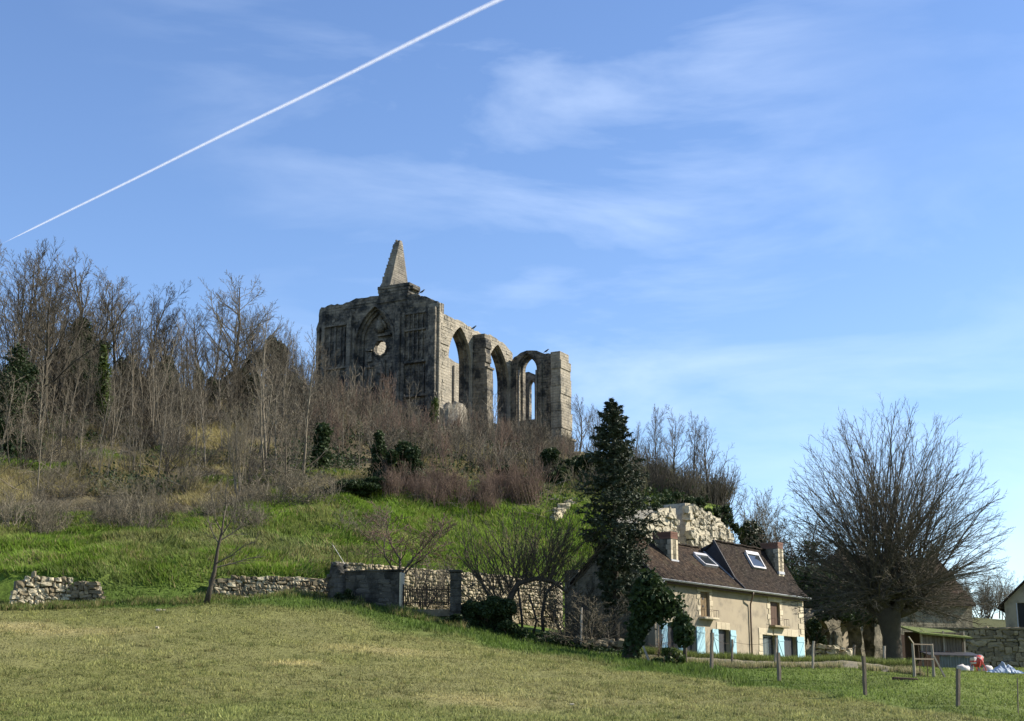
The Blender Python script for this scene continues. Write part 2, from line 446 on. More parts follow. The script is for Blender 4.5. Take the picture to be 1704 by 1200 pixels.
high_pts = [P(*q) for q in [
    (-150,952,77),(90,953,78),(250,962,79.5),(450,954,83),(560,944,87),(700,950,93),(850,958,97),(960,950,101),
    (0,852,98),(270,866,99),(450,852,101),(600,848,104),(720,852,107),(850,850,109),(960,846,111),(1010,860,112),
    (0,765,114),(130,772,115),(270,792,114),(480,775,119),(620,790,122),(700,795,123),(900,805,124),
    (0,655,140),(270,672,143),(500,680,152),(640,705,162),(730,722,166),(850,735,178),(940,748,180),
    (1000,790,142),(1100,812,132),(1150,822,124),(1205,842,124),(1080,838,118)]]
high_pts += [V3((-70,90,16)),V3((-75,140,34)),V3((-60,200,42)),V3((-20,240,42)),V3((12,230,38)),V3((25,190,30)),V3((22,150,22)),V3((-100,240,44)),V3((0,320,40)),V3((20,126,17.5))]
h_low, h_high = tps_fit(low_pts), tps_fit(high_pts)
edge_px = [(-300,958,77.0),(20,958,77.4),(160,958,78.2),(300,962,79.8),(352,962,81.2),(540,955,84),(560,940,85.6),(700,945,91.8),(850,955,95.5),(950,955,99),(1010,940,104),(1080,850,114),(1150,850,119),(1205,850,122)]
ex = np.array([P(*q).x for q in edge_px] + [18.6, 20.5, 22.0, 26.0, 90.0]); ey = np.array([q[2] for q in edge_px] + [126., 150., 190., 330., 900.])
def yw(x): return np.interp(x, ex, ey)
def smooth(t): t = np.clip(t, 0, 1); return t * t * (3 - 2 * t)
def edge_d(x, y):
    s = (yw(np.asarray(x) + .4) - yw(np.asarray(x) - .4)) / .8
    return (np.asarray(y) - yw(x)) / np.sqrt(1 + s * s)
rngT = np.random.default_rng(5)
WAVES = [(rngT.uniform(.08, 1.1), rngT.uniform(0, 6.28), rngT.uniform(0, 6.28)) for _ in range(28)]
def bumps(x, y):
    out = 0
    for k, a, p in WAVES: out = out + np.sin((x * math.cos(a) + y * math.sin(a)) * k * 2.2 + p) * .035 / (.35 + k)
    return out
def height(x, y):
    x = np.asarray(x, float); y = np.asarray(y, float)
    d = edge_d(x, y)
    wid = np.where((x > -21.5) & (x < -16.2), 2.6, .55)
    t = smooth(d / wid + .5)
    lo, hi = h_low(x, y), h_high(x, y)
    hi = np.maximum(hi, lo)
    h = lo * (1 - t) + hi * t
    rough = .35 + .65 * t
    h = h + bumps(x, y) * rough * smooth((y - 38) / 8)
    far = smooth((np.maximum(np.abs(x) - 75, 0) + np.maximum(y - 420, 0) + np.maximum(-y, 0)) / 160)
    return h * (1 - far) + 2.0 * far
def hz(x, y): return float(height(np.array([x]), np.array([y]))[0])
def ground_at(px, Y):
    """world point on the ground in the vertical plane through photo column px, at distance Y"""
    x = P(px, 1000, Y).x
    for _ in range(3):
        z = hz(x, Y); v = (z - CAMZ) / Y
        b = (v * CT - ST) / (CT + v * ST); x = (px - 852) / FPX * Y / (CT - b * ST)
    return Vector((x, Y, hz(x, Y)))

# field edge (olive pasture in front, longer green verge behind)
fe = [P(*q) for q in [(-300,1008,75),(0,1012,74.5),(300,1015,75),(560,1022,75),(800,1064,71),(1000,1100,68),(1200,1136,62),(1500,1186,52),(1704,1212,47),(2000,1240,42)]]
fex, fey = np.array([p.x for p in fe]), np.array([p.y for p in fe])
def field_d(x, y): return np.interp(x, fex, fey) - y          # > 0 in the pasture

def fnoise(x, y, s, seed=0):
    """cheap smooth value noise on numpy arrays, about 0..1"""
    r = np.random.default_rng(seed); T = r.random((64, 64))
    u, v = np.asarray(x) / s + 1000, np.asarray(y) / s + 1000; i, j = np.floor(u).astype(int), np.floor(v).astype(int); a, b = u - i, v - j
    a, b = a * a * (3 - 2 * a), b * b * (3 - 2 * b)
    g = lambda p, q: T[p % 64, q % 64]
    return (g(i, j) * (1 - a) + g(i + 1, j) * a) * (1 - b) + (g(i, j + 1) * (1 - a) + g(i + 1, j + 1) * a) * b
def fbm(x, y, s, seed=0): return (fnoise(x, y, s, seed) + .5 * fnoise(x, y, s / 2.1, seed + 1) + .25 * fnoise(x, y, s / 4.3, seed + 2)) / 1.75

OLIVE, STRAW, GREEN, LUSH, LITTER, EARTH, VERGE = [np.array(c) for c in ((.160,.163,.054),(.30,.26,.115),(.098,.150,.028),(.130,.205,.024),(.105,.088,.055),(.12,.105,.072),(.070,.108,.020))]
straw_spots = [(P(110,1048,68), 3.2, .5), (P(490,1102,61), 1.1, .3), (P(30,1042,69), 2.0, .4), (P(790,1170,52), 2.0, .5), (P(640,1075,66), 2.6, .5)]
green_hill = [(P(480,790,117), 3.6, 3.2), (P(600,850,104), 3.0, 2.2), (P(615,800,121), 1.2, 1.4), (P(955,880,107), 3.0, 7.0), (P(700,880,103), 4.0, 4.0), (P(130,720,122), 3.0, 2.5), (P(190,745,118), 3.0, 2.0), (P(870,880,104), 4.0, 5.0), (P(60,760,113), 4.0, 2.0), (P(300,735,122), 3.0, 2.5), (P(390,800,112), 3.5, 2.0), (P(240,700,131), 3.0, 2.5), (P(30,700,124), 4, 2.5), (P(560,775,118), 2.0, 2.0), (P(760,815,117), 2.5, 1.8)]
def zone_colour(x, y):
    """turf colour of the place at ground position x, y"""
    fd, d = field_d(x, y), edge_d(x, y)
    n1, n2, n3 = fbm(x, y, 7, 3), fbm(x, y * .6, 2.2, 11), fbm(x, y, .7, 21)
    mixf = np.clip((.6 * n1 + .4 * fbm(x, y * .5, 16, 51) - .36) * 3.2, 0, 1)[:, None]
    c = OLIVE * (1 - mixf) + (OLIVE * .58 + STRAW * .27 + .22 * EARTH) * mixf
    near = smooth((56 - y) / 14)[:, None] * .5; c = c * (1 - near) + (OLIVE * .4 + GREEN * .6) * near
    st = np.zeros_like(x)
    for p, rx, ry in straw_spots: st = np.maximum(st, np.exp(-((x - p.x) / rx) ** 2 - ((y - p.y) / (ry * 3)) ** 2) * (.5 + n2))
    st = np.clip(st, 0, 1)[:, None]; c = c * (1 - st) + STRAW * st
    v = smooth((-fd + (n2 - .5) * 2.4 + (fbm(x, y, 5.5, 81) - .5) * 7.0) / 2.4)[:, None]
    right = smooth((x - 6) / 14)[:, None]
    vc = VERGE * (1 - right) + (GREEN * .55 + OLIVE * .45) * right
    vc = vc * (.75 + .6 * n2[:, None])
    c = c * (1 - v) + vc * v
    # hill
    t = smooth(d / 1.2 + .3)[:, None]
    lush = smooth((22.5 + (n1 - .5) * 7 - d) / 2.0)
    for p, rx, ry in green_hill: lush = np.maximum(lush, smooth(1.6 * np.exp(-((x - p.x) / rx) ** 2 - ((y - p.y) / ry) ** 2) - .25 + (n2 - .5) * .6))
    lush = (lush * (.55 + .45 * smooth((n1 - .25) * 3)))[:, None]
    hc = LITTER * (.7 + .7 * n2[:, None]) * (1 - lush) + (LUSH * (.6 + .35 * n2[:, None]) + GREEN * .15) * lush
    dry = (smooth((n2 - .52) * 6) * .45)[:, None] * (1 - lush * .6); hc = hc * (1 - dry) + STRAW * .75 * dry
    c = c * (1 - t) + hc * t
    farw = smooth((y - 128) / 20)[:, None] * smooth((x - 14) / 6)[:, None]; c = c * (1 - farw) + (LITTER * .6 + VERGE * .4) * farw
    return c * (.85 + .3 * n3[:, None]), lush[:, 0] * t[:, 0], v[:, 0] * (1 - t[:, 0])

gx = np.concatenate([-np.geomspace(4000, 52, 26), np.arange(-50, 50.01, .55), np.geomspace(52, 4000, 26)])
gy = np.concatenate([-np.geomspace(2000, 4, 12), np.arange(0, 38, 2.0), np.arange(38, 132, .6), np.arange(132, 200, 1.1), np.geomspace(201, 6000, 40)])
GX, GY = np.meshgrid(gx, gy)
GZ = height(GX.ravel(), GY.ravel())
nxg, nyg = len(gx), len(gy)
idx = np.arange(nxg * nyg).reshape(nyg, nxg)
quads = np.stack([idx[:-1, :-1], idx[:-1, 1:], idx[1:, 1:], idx[1:, :-1]], -1).reshape(-1, 4)
gcol, _, _ = zone_colour(GX.ravel(), GY.ravel())
terrain = link('ground', mesh_np('ground', np.stack([GX.ravel(), GY.ravel(), GZ], 1), quads, True, gcol), M['ground'])
tag(terrain, kind='structure')

# ------------------------------------------------------------------ grass (uncountable)
def blades(name, pos, hgt, wid, col, rng, lean=.5, mat='blade', leandir=None):
    n = len(pos); a = rng.random(n) * 2 * math.pi; b = rng.random(n) * 2 * math.pi
    if leandir is not None: b = leandir + rng.normal(0, .7, n)
    sx = np.stack([np.cos(a), np.sin(a), np.zeros(n)], 1) * wid[:, None] / 2
    ln = hgt * lean * rng.random(n)
    tip = pos + np.stack([np.cos(b) * ln, np.sin(b) * ln, hgt], 1)
    V = np.stack([pos - sx, pos + sx, tip], 1).reshape(-1, 3)
    Fc = np.arange(3 * n).reshape(-1, 3)
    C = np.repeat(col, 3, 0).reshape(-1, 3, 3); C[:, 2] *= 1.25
    return link(name, mesh_np(name, V, Fc, False, C.reshape(-1, 3)), M[mat])
def on_ground(x, y, sink=.02): return np.stack([x, y, height(x, y) - sink], 1)
def visible_patch(rng, n, x0, x1, y0, y1):
    """random ground spots inside the sight wedge"""
    y = y0 + (y1 - y0) * rng.random(n); half = .38 * y + 2
    x = (rng.random(n) * 2 - 1) * half; k = (x > x0) & (x < x1); return x[k], y[k]

rg = np.random.default_rng(7)
# pasture turf
x, y = visible_patch(rg, 420000, -40, 40, 41, 80)
k = (field_d(x, y) > -.5) & (edge_d(x, y) < -.2); x, y = x[k], y[k]
c, lu, ve = zone_colour(x, y)
cl = fbm(x, y, .5, 31)
cl2 = fbm(x, y * .8, 1.4, 37); hgt = .03 + .15 * rg.random(len(x)) * cl * cl2 * 2.2; c = c * (.62 + .8 * cl2[:, None]) * (1 + .25 * (cl[:, None] - .5))
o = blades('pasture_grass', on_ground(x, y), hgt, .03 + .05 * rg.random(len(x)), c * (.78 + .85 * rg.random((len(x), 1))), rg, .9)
tag(o, 'short olive pasture grass with straw-coloured patches in front', 'grass', kind='stuff')
nt = 1500; tx, ty = visible_patch(rg, nt, -40, 40, 42, 76); k = (field_d(tx, ty) > .3) & (fbm(tx, ty, 5.0, 71) > .40); tx, ty = tx[k], ty[k]; m = 26
x = np.repeat(tx, m) + rg.normal(0, .13, len(tx) * m); y = np.repeat(ty, m) + rg.normal(0, .10, len(tx) * m); c, lu, ve = zone_colour(x, y)
kindc = np.repeat(rg.random(len(tx)), m)[:, None]; c = np.where(kindc < .55, c * .55 + GREEN * .35, np.where(kindc < .8, c * .5 + STRAW * .45, c * .75)) * (.6 + .7 * rg.random((len(x), 1)))
o = blades('pasture_tufts', on_ground(x, y), .05 + .17 * rg.random(len(x)), .02 + .03 * rg.random(len(x)), c, rg, 1.1); tag(o, 'coarser tufts scattered through the short pasture', 'grass', kind='stuff')
# verge and lawns between the pasture and the walls
x, y = visible_patch(rg, 330000, -40, 45, 46, 112)
d = edge_d(x, y); fd = field_d(x, y) - (fbm(x, y, 5.5, 81) - .5) * 7.0; k = (fd < .6) & (d < np.where(x < -9, 1.6, .3)) & (fbm(x, y, 1.3, 9) > .25) & ((y < 84) | (x > 12)); x, y = x[k], y[k]
c, lu, ve = zone_colour(x, y); cl = fbm(x, y, .9, 33); fdk = -field_d(x, y)
tall = np.where(x > 10, .42, 1.0) * np.clip(.35 + fdk / 3, .3, 1.0)
hgt = (.10 + .38 * rg.random(len(x)) * cl) * tall
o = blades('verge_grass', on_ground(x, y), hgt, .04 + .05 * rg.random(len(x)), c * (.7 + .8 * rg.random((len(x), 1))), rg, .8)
tag(o, 'longer green verge grass between the pasture and the old walls', 'grass', kind='stuff')
# lush bank behind the terrace wall and green patches up the hill
x, y = visible_patch(rg, 620000, -48, 16, 76, 128)
d = edge_d(x, y); k = d > .1; x, y, d = x[k], y[k], d[k]
c, lu, ve = zone_colour(x, y); k = rg.random(len(x)) < lu * 1.15 - .12; x, y, c = x[k], y[k], c[k]
cl = fbm(x, y, 1.6, 35)
hgt = .12 + .62 * rg.random(len(x)) * cl; c = c * (.55 + .9 * fbm(x, y, 1.1, 36)[:, None]); dry = (rg.random((len(x), 1)) < .07 + .22 * (fbm(x, y, 2.4, 38)[:, None] > .6)); c = np.where(dry, STRAW * .75, c)
drift = fbm(x, y, 3.0, 77) * 9
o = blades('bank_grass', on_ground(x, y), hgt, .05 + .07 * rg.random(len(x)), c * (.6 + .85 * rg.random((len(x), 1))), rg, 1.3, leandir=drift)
tag(o, 'lush bright green grass on the steep bank above the terrace wall', 'grass', kind='stuff')
# dry straw grass higher on the slope
x, y = visible_patch(rg, 330000, -55, 16, 90, 160)
d = edge_d(x, y); n2 = fbm(x, y, 4.5, 41); c, lu, ve = zone_colour(x, y)
k = (d > 15) & (lu < .65) & (n2 > .38) & (rg.random(len(x)) < .25 + .8 * (n2 > .52)); x, y, n2 = x[k], y[k], n2[k]
t = rg.random((len(x), 1)); base = np.where((n2 > .52)[:, None], STRAW * (.65 + .5 * t), LITTER * (1.0 + .7 * t))
hgt = .25 + .75 * rg.random(len(x)) * n2 * 1.5
o = blades('dry_hill_grass', on_ground(x, y), hgt, .04 + .05 * rg.random(len(x)), base, rg, 1.5, leandir=fbm(x, y, 5, 79) * 9)
tag(o, 'dry straw-coloured grass and dead stalks on the upper slope', 'dry grass', kind='stuff')

# ------------------------------------------------------------------ sky objects
def contrail():
    a, b = ray(830, 0).normalized(), ray(35, 390).normalized()
    A, B = a * (2600 / a.z), b * (2600 / b.z)
    d = (B - A).normalized(); L = (B - A).length
    m, n, l, bs = new_mat('ice_crystal_trail', 1.0, 0.0)
    bs.inputs['Base Color'].default_value = (.9, .9, .9, 1)
    tr = N(n, 'ShaderNodeBsdfTransparent'); mx = N(n, 'ShaderNodeMixShader')
    tl = N(n, 'ShaderNodeBsdfTranslucent'); tl.inputs['Color'].default_value = (.9, .9, .9, 1)
    m2 = N(n, 'ShaderNodeMixShader'); m2.inputs[0].default_value = .5
    l.new(bs.outputs[0], m2.inputs[1]); l.new(tl.outputs[0], m2.inputs[2])
    tc = N(n, 'ShaderNodeTexCoord').outputs['Object']
    al = N(n, 'ShaderNodeMapRange'); al.inputs['From Min'].default_value = .3; al.inputs['From Max'].default_value = .75; al.inputs['To Min'].default_value = .035; al.inputs['To Max'].default_value = .085
    l.new(noise_of(n, l, tc, .05, 6, .7), al.inputs['Value'])
    l.new(al.outputs['Result'], mx.inputs[0]); l.new(tr.outputs[0], mx.inputs[1]); l.new(m2.outputs[0], mx.inputs[2]); l.new(mx.outputs[0], n['Material Output'].inputs['Surface'])
    mb = MB(); r = random.Random(3); s0, s1 = -2200, L + 250; nn = 150
    for sh in (.25, .4, .55, .7, .85, 1.0):
        pts, rad = [], []
        for i in range(nn):
            s = s0 + (s1 - s0) * i / (nn - 1)
            R = (11.5 - 4.8 * max(0, min(1.3, s / L))) * (1 + .05 * r.uniform(-1, 1)) * sh
            q = A + d * s + Vector((0, 0, 3.0 * math.sin(s * .004) * (1 - s / L))); pts.append(q - A); rad.append(max(1.5, R * min(1, (s1 - s) / 500 + .1)))
        mb.tube(pts, rad, 10)
    o = mb.build('contrail', m, None, True)
    o.location = A + EYE
    tag(o, 'long white aircraft contrail crossing the blue sky diagonally', 'contrail')
contrail()

# ------------------------------------------------------------------ church ruin on the hill
def arch_px(fr, pl, pr, apex_py, sill_py, k=1.0, ref=None, u0=0.0):
    """pointed opening on a wall plane from its jambs, apex and sill"""
    xl, xr = fr.u(pl, ref or apex_py + 40), fr.u(pr, ref or apex_py + 40)
    w = xr - xl; R = w * k; rise = math.sqrt(max(.01, R * R - (R - w / 2) ** 2))
    za = fr.uv((pl + pr) / 2, apex_py)[1]; zb = fr.uv((pl + pr) / 2, sill_py)[1]
    return arch(xl, xr, zb, za - rise, 10, k)

def in_poly(p, ring):
    x, z = p; ins = False; n = len(ring)
    for i in range(n):
        x0, z0 = ring[i]; x1, z1 = ring[(i + 1) % n]
        if (z0 > z) != (z1 > z) and x < (x1 - x0) * (z - z0) / (z1 - z0) + x0: ins = not ins
    return ins
def ashlar(parent, ring, holes, size, y, mat, seed, zmin, proud=(.0, .07), miss=.14):
    """courses of worn ashlar blocks standing slightly proud of a wall core"""
    r = random.Random(seed); us = [q[0] for q in ring]; z = zmin; ztop = max(q[1] for q in ring); mb = MB(); h, w = size
    while z < ztop:
        hh = h * r.uniform(.8, 1.2); u = min(us) - w * r.random()
        while u < max(us):
            ww = w * r.uniform(.5, 1.5); c4 = [(u + .03, z + .03), (u + ww - .03, z + .03), (u + ww - .03, z + hh - .03), (u + .03, z + hh - .03)]
            if r.random() > miss and all(in_poly(q, ring) for q in c4) and not any(in_poly(q, hl) for hl in holes for q in c4 + [(u + ww / 2, z + hh / 2)]):
                p = y - r.uniform(*proud); j = lambda: r.uniform(-.025, .025); g = .02
                b = [(q[0], y + .02, q[1]) for q in c4]; t = [(q[0] + (g if k in (0, 3) else -g) + j(), p + j(), q[1] + (g if k < 2 else -g) + j()) for k, q in enumerate(c4)]
                mb.add(b + t, [(4, 5, 6, 7), (0, 1, 5, 4), (1, 2, 6, 5), (2, 3, 7, 6), (3, 0, 4, 7)])
            u += ww
        z += hh
    o = mb.build('masonry_blocks', mat, parent); o['kind'] = 'stuff'; return o

def church_ruin():
    C = P(728, 700, 165); z0 = P(727, 730, 165).z - 1.0
    A = math.radians(28)
    dL = (math.cos(A), -math.sin(A)); dR = (math.sin(A), math.cos(A))
    fl, frr = Frame(C, dL, z0), Frame(C, dR, z0)
    root = empty('church_ruin', C, 0, 'roofless gothic church ruin with stone spire stump on the hilltop', 'ruin')
    root.location = Vector((C.x, C.y, z0))
    inv = Matrix.Translation(-root.location)
    def wall_axis(name, fr):
        e = empty(name, matrix=Matrix.Identity(4)); e.parent = root; e.matrix_local = inv @ fr.mat(); return e
    L = lambda lst, fr=fl: [fr.uv(*q) for q in lst]
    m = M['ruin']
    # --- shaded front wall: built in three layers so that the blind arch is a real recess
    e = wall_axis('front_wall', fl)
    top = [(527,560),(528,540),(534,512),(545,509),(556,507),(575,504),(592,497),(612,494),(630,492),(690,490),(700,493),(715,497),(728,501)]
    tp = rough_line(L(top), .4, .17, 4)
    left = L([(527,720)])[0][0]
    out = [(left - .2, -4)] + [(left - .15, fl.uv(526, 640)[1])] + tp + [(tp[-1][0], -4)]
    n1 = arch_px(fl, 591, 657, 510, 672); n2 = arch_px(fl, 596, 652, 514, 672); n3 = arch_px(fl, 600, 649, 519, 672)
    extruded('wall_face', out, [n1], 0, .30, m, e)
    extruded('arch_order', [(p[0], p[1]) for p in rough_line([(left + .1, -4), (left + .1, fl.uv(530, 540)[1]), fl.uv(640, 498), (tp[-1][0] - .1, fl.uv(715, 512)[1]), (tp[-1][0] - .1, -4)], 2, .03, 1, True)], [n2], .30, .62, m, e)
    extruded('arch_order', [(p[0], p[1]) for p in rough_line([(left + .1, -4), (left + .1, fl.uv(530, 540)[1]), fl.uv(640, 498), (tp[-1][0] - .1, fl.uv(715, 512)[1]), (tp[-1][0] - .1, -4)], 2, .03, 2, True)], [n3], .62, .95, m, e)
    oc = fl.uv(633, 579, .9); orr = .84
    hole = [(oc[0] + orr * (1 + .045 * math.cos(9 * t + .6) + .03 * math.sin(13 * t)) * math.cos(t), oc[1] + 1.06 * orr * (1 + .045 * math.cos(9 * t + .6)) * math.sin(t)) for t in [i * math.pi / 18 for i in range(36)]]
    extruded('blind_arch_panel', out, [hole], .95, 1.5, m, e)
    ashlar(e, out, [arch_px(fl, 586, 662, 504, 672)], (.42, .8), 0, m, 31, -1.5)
    # raised moulding round the blind arch
    def ring(o, i, name, y0, y1, par, mt): return extruded(name, o, [i], y0, y1, mt, par)
    ring(arch_px(fl, 588.5, 659.5, 507, 672), [(x, z) for x, z in arch_px(fl, 591.5, 656.5, 510.5, 673)], 'hood_mould', -.16, .02, e, M['ruin'])
    # oculus rim and tracery left in the arch
    rim = [(oc[0] + (p[0] - oc[0]) * 1.22, oc[1] + (p[1] - oc[1]) * 1.22) for p in hole]
    ring(rim, [(oc[0] + (p[0] - oc[0]) * 1.01, oc[1] + (p[1] - oc[1]) * 1.01) for p in hole], 'oculus_rim', .80, .953, e, m)
    def strip(name, pl, pr, pt, pb, pro, y0=0.0, mt=None):
        a, b = fl.u(pl, (pt + pb) / 2), fl.u(pr, (pt + pb) / 2); zt, zb = fl.uv((pl + pr) / 2, pt)[1], fl.uv((pl + pr) / 2, pb)[1]
        return MB().box(a, b, y0 - pro, y0 + .03, zb, zt).build(name, mt or m, e, bevel=.03)
    for pl, pr, pt, pb, pro in [(579,586,518,720,.55),(586,590,545,720,.3),(660,668,505,720,.6),(668.5,674,522,720,.35),(710,715,530,720,.3),(716,727,512,720,.55),(536,541,520,720,.4),(528,532,548,720,.5)]:
        strip('pilaster', pl, pr, pt, pb, pro)
    for pl, pr, pt, pb, pro in [(676,709,601,605,.45),(676,709,548,551,.3),(676,709,520,523,.25),(543,578,541,544,.35),(543,578,612,615,.3),(674,728,656,660,.4)]:
        strip('string_course', pl, pr, pt, pb, pro)
    for pl, pr, pt, pb in [(681,683,523,600),(688,690,523,600),(695,697,523,600),(703,705,523,600),(681,683,606,656),(689,691,606,656),(697,699,606,656),(705,707,606,656),(549,551,545,611),(557,560,545,611),(567,569,545,611),(573,575,545,611)]:
        strip('blind_arcade_rib', pl, pr, pt, pb, .22)
    for pl, pr, pt, pb, pro in [(601,606,584,668,.35),(607,613,584,600,.3),(607,613,612,640,.25),(632,634.5,597,668,.3),(627,629,612,668,.2),(639,641,612,668,.2),(643,646,600,668,.25),(607,613,644,664,.2)]:
        strip('tracery_shaft', pl, pr, pt, pb, pro, .95)
    for pl, pr, pt, pb, pro in [(605,615,606,611,.5),(605,615,641,645,.45),(622,645,553,557,.4),(604,614,578,583,.5),(640,650,636,640,.4),(626,642,628,632,.35)]:
        strip('corbel', pl, pr, pt, pb, pro, .95)
    # worn carved figure in the head of the arch
    mb = MB(); cx, cz = fl.uv(634, 540, .9); 
    mb.tube([(cx, .85, cz - 1.0), (cx, .72, cz - .5), (cx - .05, .72, cz + .2), (cx, .80, cz + .55)], [.55, .62, .45, .28], 9)
    mb.tube([(cx, .72, cz + .5), (cx, .68, cz + .8), (cx, .75, cz + 1.02)], [.22, .27, .10], 9)
    mb.tube([(cx - .8, .9, cz - .6), (cx - .55, .72, cz + .1), (cx - .3, .75, cz + .4)], [.2, .22, .16], 7)
    mb.tube([(cx + .8, .9, cz - .6), (cx + .55, .72, cz + .1), (cx + .3, .75, cz + .4)], [.2, .22, .16], 7)
    mb.build('carved_figure', m, e, True)
    # little gable over the lower niche
    a = fl.uv(634, 600, .9); b = fl.uv(627, 622, .9); c = fl.uv(641, 622, .9)
    extruded('niche_gable', [b, c, a], [], .72, .952, m, e)
    # facade thickness seen from the side is the side wall's end; spire on the wall head
    sx0, sx1 = fl.u(630, 482), fl.u(682, 482); zt, zb = fl.uv(655, 474)[1], fl.uv(655, 494)[1]
    mb = MB(); r = random.Random(8)
    k = 5
    for i in range(k):
        za, zc = zb - .6 + (zt - zb + .6) * i / k, zb - .6 + (zt - zb + .6) * (i + 1) / k
        g = .12 * (k - i) / k
        mb.box(sx0 - g + r.uniform(-.1, .12), sx1 + r.uniform(-.25, .1) - .5 * (i == 0), -.12 + r.uniform(-.06, .06), 2.3, za + .002 * i, zc)
    mb.box(fl.u(676, 478), fl.u(685, 478), .3, 2.0, zt - .7, zt - .25)
    sb = mb.build('spire_base', m, e, bevel=.05)
    mb = MB(); courses = 26
    bl, br = fl.u(632.5, 472), fl.u(649, 472); tl = fl.u(653.5, 402); z1 = fl.uv(660, 401)[1]
    for i in range(courses):
        t = i / courses; za, zc = zt + (z1 - zt) * t, zt + (z1 - zt) * (i + 1) / courses
        xl = bl + (tl - bl) * (round(t * 7) / 7 * .35 + t * .65) + r.uniform(-.06, .06); xr = br + (tl + .75 - br) * t + r.uniform(-.012, .012)
        y1 = 4.3 * (1 - t) + 1.0 * t + r.uniform(-.02, .02); y0 = .05 + .35 * t + r.uniform(-.02, .02)
        mb.box(xl, xr, y0, y1, za + .001 * i, zc + .012)
    mb.box(tl + .05, tl + .25, .5, .8, z1, z1 + .35); mb.box(tl + .35, tl + .7, .5, 1.0, z1, z1 + .22)
    mb.build('spire', M['ruin_mid'], e)
    # --- sunlit side wall with two tall windows
    e2 = wall_axis('side_wall', frr)
    R = lambda lst: [frr.uv(*q) for q in lst]
    topR = rough_line(R([(731,504),(733,516),(736,522),(748,527),(757,532),(770,536),(783,544),(790,550),(800,555),(816,557),(826,563),(836,570),(846,580),(853,588)]), .6, .13, 12)
    outR = [(.35, -4), (.35, topR[0][1])] + topR + [(topR[-1][0], -4)]
    lay = [(0, .35, 746.5, 785, 543.5), (.35, .75, 748, 783.5, 546.5), (.75, 1.5, 749.5, 782, 549.5)]
    lay2 = [(0, .35, 809, 848, 573), (.35, .75, 811, 846.5, 576), (.75, 1.5, 813, 845, 579)]
    for a, b in zip(lay, lay2):
        h1, h2 = arch_px(frr, a[2], a[3], a[4], 700, .95), arch_px(frr, b[2], b[3], b[4], 706, .95)
        extruded('wall_face' if a[0] == 0 else 'window_order', outR, [h1, h2], a[0] + .001, a[1], M['ruin_lit'] if a[0] == 0 else m, e2)
    ashlar(e2, outR, [arch_px(frr, 744, 788, 538, 702, .95), arch_px(frr, 806, 851, 567, 706, .95)], (.42, .8), 0, M['ruin_lit'], 32, -1.5)
    # corner pier at the front wall
    zc = fl.uv(728, 501)[1]
    MB().box(-.02, .33, -.12, 1.45, -4, zc - .2).build('corner_pier', M['ruin_lit'], e2, bevel=.04)
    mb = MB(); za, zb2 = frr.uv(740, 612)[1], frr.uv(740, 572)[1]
    mb.box(.36, frr.u(746, 575), -.12, .02, zb2 - .12, zb2 + .12); mb.build('string_course', M['ruin_lit'], e2, bevel=.03)
    # buttress between the windows: broad shaded flank, narrow lit end
    def buttress(px, pro, th, top_py, step_py, name='buttress'):
        u = frr.u(px, 640); zt = frr.uv(px, top_py)[1]; zs = frr.uv(px, step_py)[1]
        mb = MB(); r = random.Random(int(px)); n = 14
        for i in range(n):
            za, zb = -4 + (zs + 4) * i / n, -4 + (zs + 4) * (i + 1) / n
            mb.box(u + r.uniform(-.05, .05), u + th + r.uniform(-.05, .05), -pro + r.uniform(-.06, .06), -.002, za + .002, zb)
        mb.box(u - .08, u + th + .08, -pro - .12, -.002, zs - .02, zs + .22)
        n = 7
        for i in range(n):
            za, zb = zs + .2 + (zt - zs - .2) * i / n, zs + .2 + (zt - zs - .2) * (i + 1) / n
            mb.box(u + .05 + r.uniform(-.05, .05), u + th - .05 + r.uniform(-.1, .05), -pro * .86 + r.uniform(-.1, .1) + .12 * (i == n - 1), -.002, za + .003, zb)
        return mb.build(name, m, e2, bevel=.03)
    buttress(786, 2.05, 1.5, 557, 615)
    # half-round masonry stump under the first window
    mb = MB(); uc = frr.u(750, 690); zt = frr.uv(752, 674)[1]; rr = 2.2
    pts, n = [], 12
    prof = [(1.25, -4), (1.15, zt - 2.2), (1.08, zt - .9), (.98, zt - .25), (.55, zt + .05), (.02, zt - .1)]
    for q, zz in prof:
        for i in range(n + 1):
            t = math.pi * i / n; jit = 1 + .09 * math.sin(i * 7.3 + zz * 3); pts.append((uc - rr * q * math.cos(t) * jit, -.003 - rr * .75 * q * math.sin(t) * jit, zz + .28 * math.sin(i * 3.1 + 1) * (zz > -3)))
    mb.add(pts, [(j * (n + 1) + i, j * (n + 1) + i + 1, (j + 1) * (n + 1) + i + 1, (j + 1) * (n + 1) + i) for j in range(len(prof) - 1) for i in range(n)])
    mb.build('round_masonry_stump', M['ruin_lit'], e2)
    # --- transept: shaded face with a pointed window and a lit end
    J = frr.world(frr.u(850, 640), 0, 0); ft = Frame(J, dL, z0); e3 = wall_axis('transept_wall', ft)
    topT = rough_line([ft.uv(*q) for q in [(849,604),(856,595),(866,587),(876,583),(886,583),(900,587),(912,588),(921,589),(935,586)]], .5, .12, 22)
    uE = ft.u(935, 650)
    outT = [(-.3, -4), (-.3, topT[0][1])] + [q for q in topT if -.3 < q[0] < uE] + [(uE, topT[-1][1]), (uE, -4)]
    for (y0, y1, a, b, ap) in [(-.02, .3, 860, 894, 587.5), (.3, .6, 863.5, 891.5, 591), (.6, 1.3, 866.5, 889.5, 594)]:
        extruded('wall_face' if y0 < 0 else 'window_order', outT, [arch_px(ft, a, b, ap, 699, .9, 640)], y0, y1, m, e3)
    ashlar(e3, outT, [arch_px(ft, 858, 896, 585, 701, .9, 640)], (.42, .75), -.02, m, 33, -1.5)
